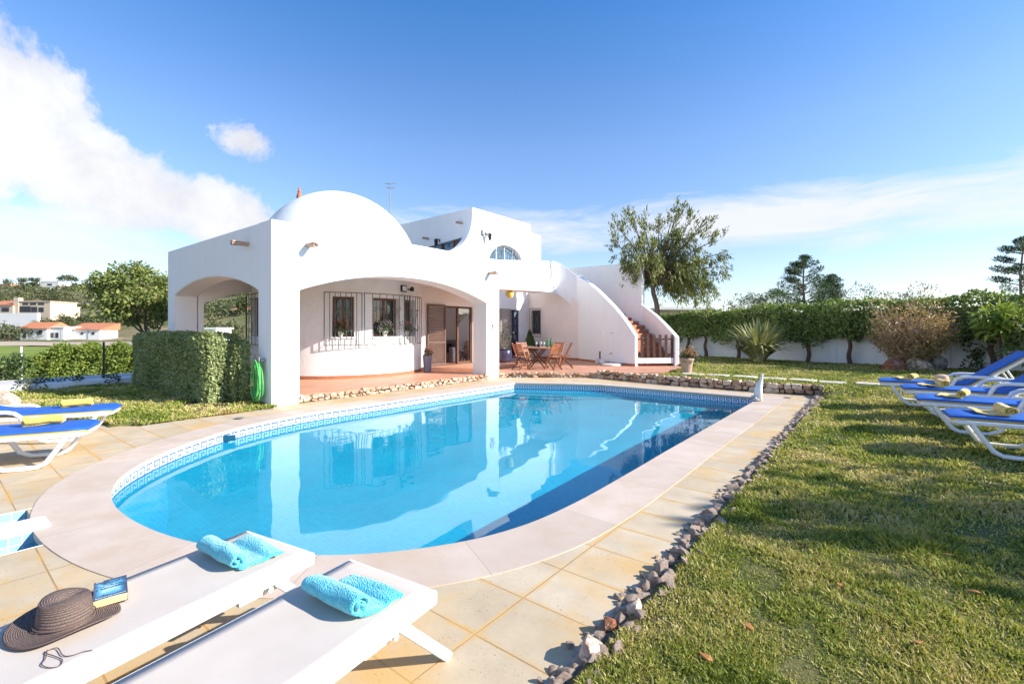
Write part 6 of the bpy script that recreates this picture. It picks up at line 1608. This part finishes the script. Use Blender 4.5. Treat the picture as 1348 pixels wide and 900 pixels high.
x, y = gnd(805, 481, .15); x0, y0 = x, y
sh = empty('outdoor_shower', (x0, y0, TB), rz, 'slim chrome garden shower on a round white base by the stair wall', 'shower')
MB().lathe([(.36, 0), (.38, .02), (.37, .07), (.30, .085), (.001, .075)], (0, 0, 0), 28).build('base', M['white_pot'], sh, world=False, smooth=True)
MB().tube([(0, .1, .08), (0, .1, 1.20), (0, .08, 1.25), (0, .0, 1.24)], .016, 8).build('riser', M['white_metal'], sh, world=False, smooth=True)
MB().lathe([(.01, .03), (.06, .0), (.055, -.012)], (0, -.03, 1.225), 14).build('shower_head', M['steel'], sh, world=False, smooth=True)
MB().box((0, .08, .45), (.05, .05, .08)).tube([(0, .05, .45), (.05, .02, .45)], .01, 6).build('tap', M['steel'], sh, world=False)
MB().tube([(-.26, .22, .08), (-.26, .22, 1.32)], .012, 6).build('hand_rail', M['white_metal'], sh, world=False, smooth=True)
x, y = gnd(793.5, 479.5, .15); o = MB().lathe([(.001, 0), (.09, .01), (.125, .08), (.11, .16), (.05, .20), (.03, .21), (.001, .215)], (x, y, TB), 18).build('white_jar', M['white_pot'], smooth=True); tag(o, 'small round white jar beside the shower base', 'jar')
x, y = gnd(788.5, 479, .15); bx = empty('socket_post', (x, y, TB), rz, 'low white box with black upright tube left of the white jar', 'box'); MB().box((0, 0, .11), (.26, .12, .22)).build('box', M['white_pot'], bx, world=False, bevel=.01); MB().tube([(.03, -.02, .22), (.03, -.02, .50)], .03, 8).build('tube', M['black'], bx, world=False, smooth=True)
# bird statue at the pool corner
sx0, sy0 = gnd(1000.5, 527.5); st_o = empty('bird_statue', (sx0, sy0, .012), TH+R(10), 'white stone bird statue standing at the far right pool corner', 'statue')
b = MB(); b.tube([(-.03, 0, -.0), (-.035, 0, .05), (-.045, 0, .14), (-.035, 0, .24), (-.01, 0, .34), (.025, 0, .41), (.04, 0, .46), (.045, 0, .50), (.05, 0, .535), (.06, 0, .555)], [.07, .085, .095, .085, .064, .042, .029, .025, .029, .014], 14, flat=.85)
b.build('body', M['white_pot'], st_o, smooth='all', world=False)
MB().tube([(.062, 0, .54), (.10, 0, .555), (.125, 0, .55)], [.018, .010, .003], 8).build('beak', M['clay_pot'], st_o, smooth='all', world=False)
MB().tube([(-.07, -.02, .10), (-.13, -.03, .04), (-.18, -.03, .012)], [.05, .035, .012], 8).build('tail', M['white_pot'], st_o, smooth='all', world=False)
x, y = gnd(986, 527); hd_ = empty('coiled_rope', (x+.12, y-.05, .014), 0, 'grey float and coiled line on the coping beside the bird statue', 'float'); 
MB().tube([(.10*math.cos(t*.6)*(1-t*.008), .10*math.sin(t*.6), .012+.0012*t) for t in range(34)], .011, 6).build('coil', M['grey_metal'], hd_, world=False, smooth=True); MB().lathe([(.001, 0), (.05, .005), (.065, .04), (.05, .08), (.001, .085)], (-.02, .03, .02), 14).build('float', M['grey_metal'], hd_, world=False, smooth=True)
# garden hose hung on the pillar
hs = empty('garden_hose', (-9.62, 4.23, .1), 0, 'coil of green garden hose hanging on the shaded side of the front pillar', 'hose'); hm_ = MB(); rr = random.Random(6)
for k in range(11):
    cx_ = -9.62+rr.uniform(-.05, .05); w_ = rr.uniform(.10, .20); h_ = rr.uniform(.62, .78); top = .88+rr.uniform(-.05, .03); yy = 4.15-.010*k
    pts_ = []
    for j in range(25):
        a = 2*math.pi*j/24; pts_.append((cx_+w_*math.sin(a)*(.75+.25*math.cos(a)*-1), yy-.012*math.sin(a*1+k), top-h_/2+h_/2*math.cos(a)))
    hm_.tube(pts_, .0125, 6, cap=False)
hm_.build('hose_coil', M['hose'], hs, smooth=True)
MB().tube([(-9.80, 4.16, .83), (-9.86, 4.15, .98), (-9.83, 4.15, 1.02), (-9.79, 4.15, .95)], .014, 6).build('hose_end', M['clay_pot'], hs, smooth=True)
MB().box((-9.62, 4.185, .90), (.20, .09, .05)).box((-9.62, 4.10, .92), (.20, .02, .09)).build('hose_hanger', M['grey_metal'], hs, bevel=.006)
# round prohibition sign on the pier
sy_, sz_ = 10.84, 1.62
sg = empty('round_sign', (FX, sy_, sz_), 0, 'small round prohibition sign with red ring on the right portico pier', 'sign')
MB().lathe([(.001, .006), (.125, .006), (.125, .001)], (0, 0, 0), 28)
disc = MB().slab([(.125*math.cos(2*math.pi*j/32), .125*math.sin(2*math.pi*j/32)) for j in range(32)], [], lambda u, v, w: (w, u, v), .002, .006); disc.build('plate', M['white_plastic'], sg, world=False)
rg = MB().slab([(.122*math.cos(2*math.pi*j/32), .122*math.sin(2*math.pi*j/32)) for j in range(32)], [[(.098*math.cos(2*math.pi*j/32), .098*math.sin(2*math.pi*j/32)) for j in range(32)]], lambda u, v, w: (w, u, v), .007, .009); rg.build('red_ring', M['red'], sg, world=False)
MB().bar((.0115, -.07, .07), (.0115, .07, -.07), .018, .003, up=(1, 0, 0)).build('red_bar', M['red'], sg, world=False)
MB().slab([(-.03, -.05), (.0, -.05), (.03, .0), (.01, .05), (-.02, .04), (-.045, 0)], [], lambda u, v, w: (w, u, v), .0065, .0075).build('black_figure', M['black'], sg, world=False)
pl_ = MB().box((FX+.006, sy_+.10, sz_-.24), (.008, .22, .10)).build('small_plaque', M['white_plastic'], bevel=.003); tag(pl_, 'small blank white plaque below the round sign on the pier', 'plaque')
# sofa and stool in the living room
sf = empty('sofa', (-14.2, 12.6, .27), 0, 'grey violet sofa with dark cushion inside the open sliding door', 'sofa')
MB().bb(-15.2, -12.7, 12.25, 13.15, .27, .62).build('seat', M['sofa'], sf, bevel=.05); MB().bb(-15.2, -12.7, 12.86, 13.18, .63, 1.10).build('backrest', M['sofa'], sf, bevel=.05)
MB().bb(-12.69, -12.45, 12.25, 13.15, .27, .85).build('armrest', M['sofa'], sf, bevel=.05)
o = MB().box((-13.3, 12.72, .78), (.45, .14, .36), rx=R(-15)).build('cushion', M['dark_cloth'], bevel=.05, seg=3); tag(o, 'dark cushion on the sofa inside the sliding door', 'cushion')
tb2 = empty('side_table', (-12.9, 11.6, .27), 0, 'small orange wooden table inside the sliding door', 'table'); MB().box((-12.9, 11.6, .68), (.5, .45, .035)).build('top', M['orange_wood'], tb2, bevel=.006)
for sx_ in (-1, 1):
    for sy2 in (-1, 1): MB().box((-12.9+sx_*.21, 11.6+sy2*.19, .466), (.045, .045, .392)).build('leg', M['orange_wood'], tb2)
# drain lids in the coping
for px, y, lab in ((315, 551, 'small round skimmer lid in the coping left of the pillar'), (1037, 524, 'small dark lid on the paving near the bird statue')):
    x, yy = gnd(px, y); o = MB().lathe([(.07, .001), (.072, .006), (.06, .008), (.001, .008)], (x, yy, .012), 20).build('drain_lid', M['grey_metal'], smooth=True); tag(o, lab, 'lid')

# a few fallen leaves on the lawn and the paving
m_ = MB(); m_.add([(-.03, 0, 0), (-.01, -.017, .008), (.02, -.012, .004), (.035, 0, .012), (.018, .014, .006), (-.012, .016, .010)], [(0, 1, 2, 3, 4, 5)])
lf = m_.build('fallen_leaf', M['rust_flower'], recalc=False); tag(lf, 'brown fallen leaf lying on the lawn grass', 'leaf', 'fallen leaves on the lawn')
for k, (px, y) in enumerate(((1251, 735), (1283, 784), (1182, 655), (1105, 770), (985, 820), (1302, 668), (1210, 850), (1058, 690), (930, 862))):
    x, yy = gnd(px, y, .09); o = lf if k == 0 else lf.copy()
    if k: COL.objects.link(o)
    o.location = (x, yy, lz(x, yy)+.022); o.rotation_euler = (random.uniform(-.4, .4), random.uniform(-.4, .4), random.random()*6.28)
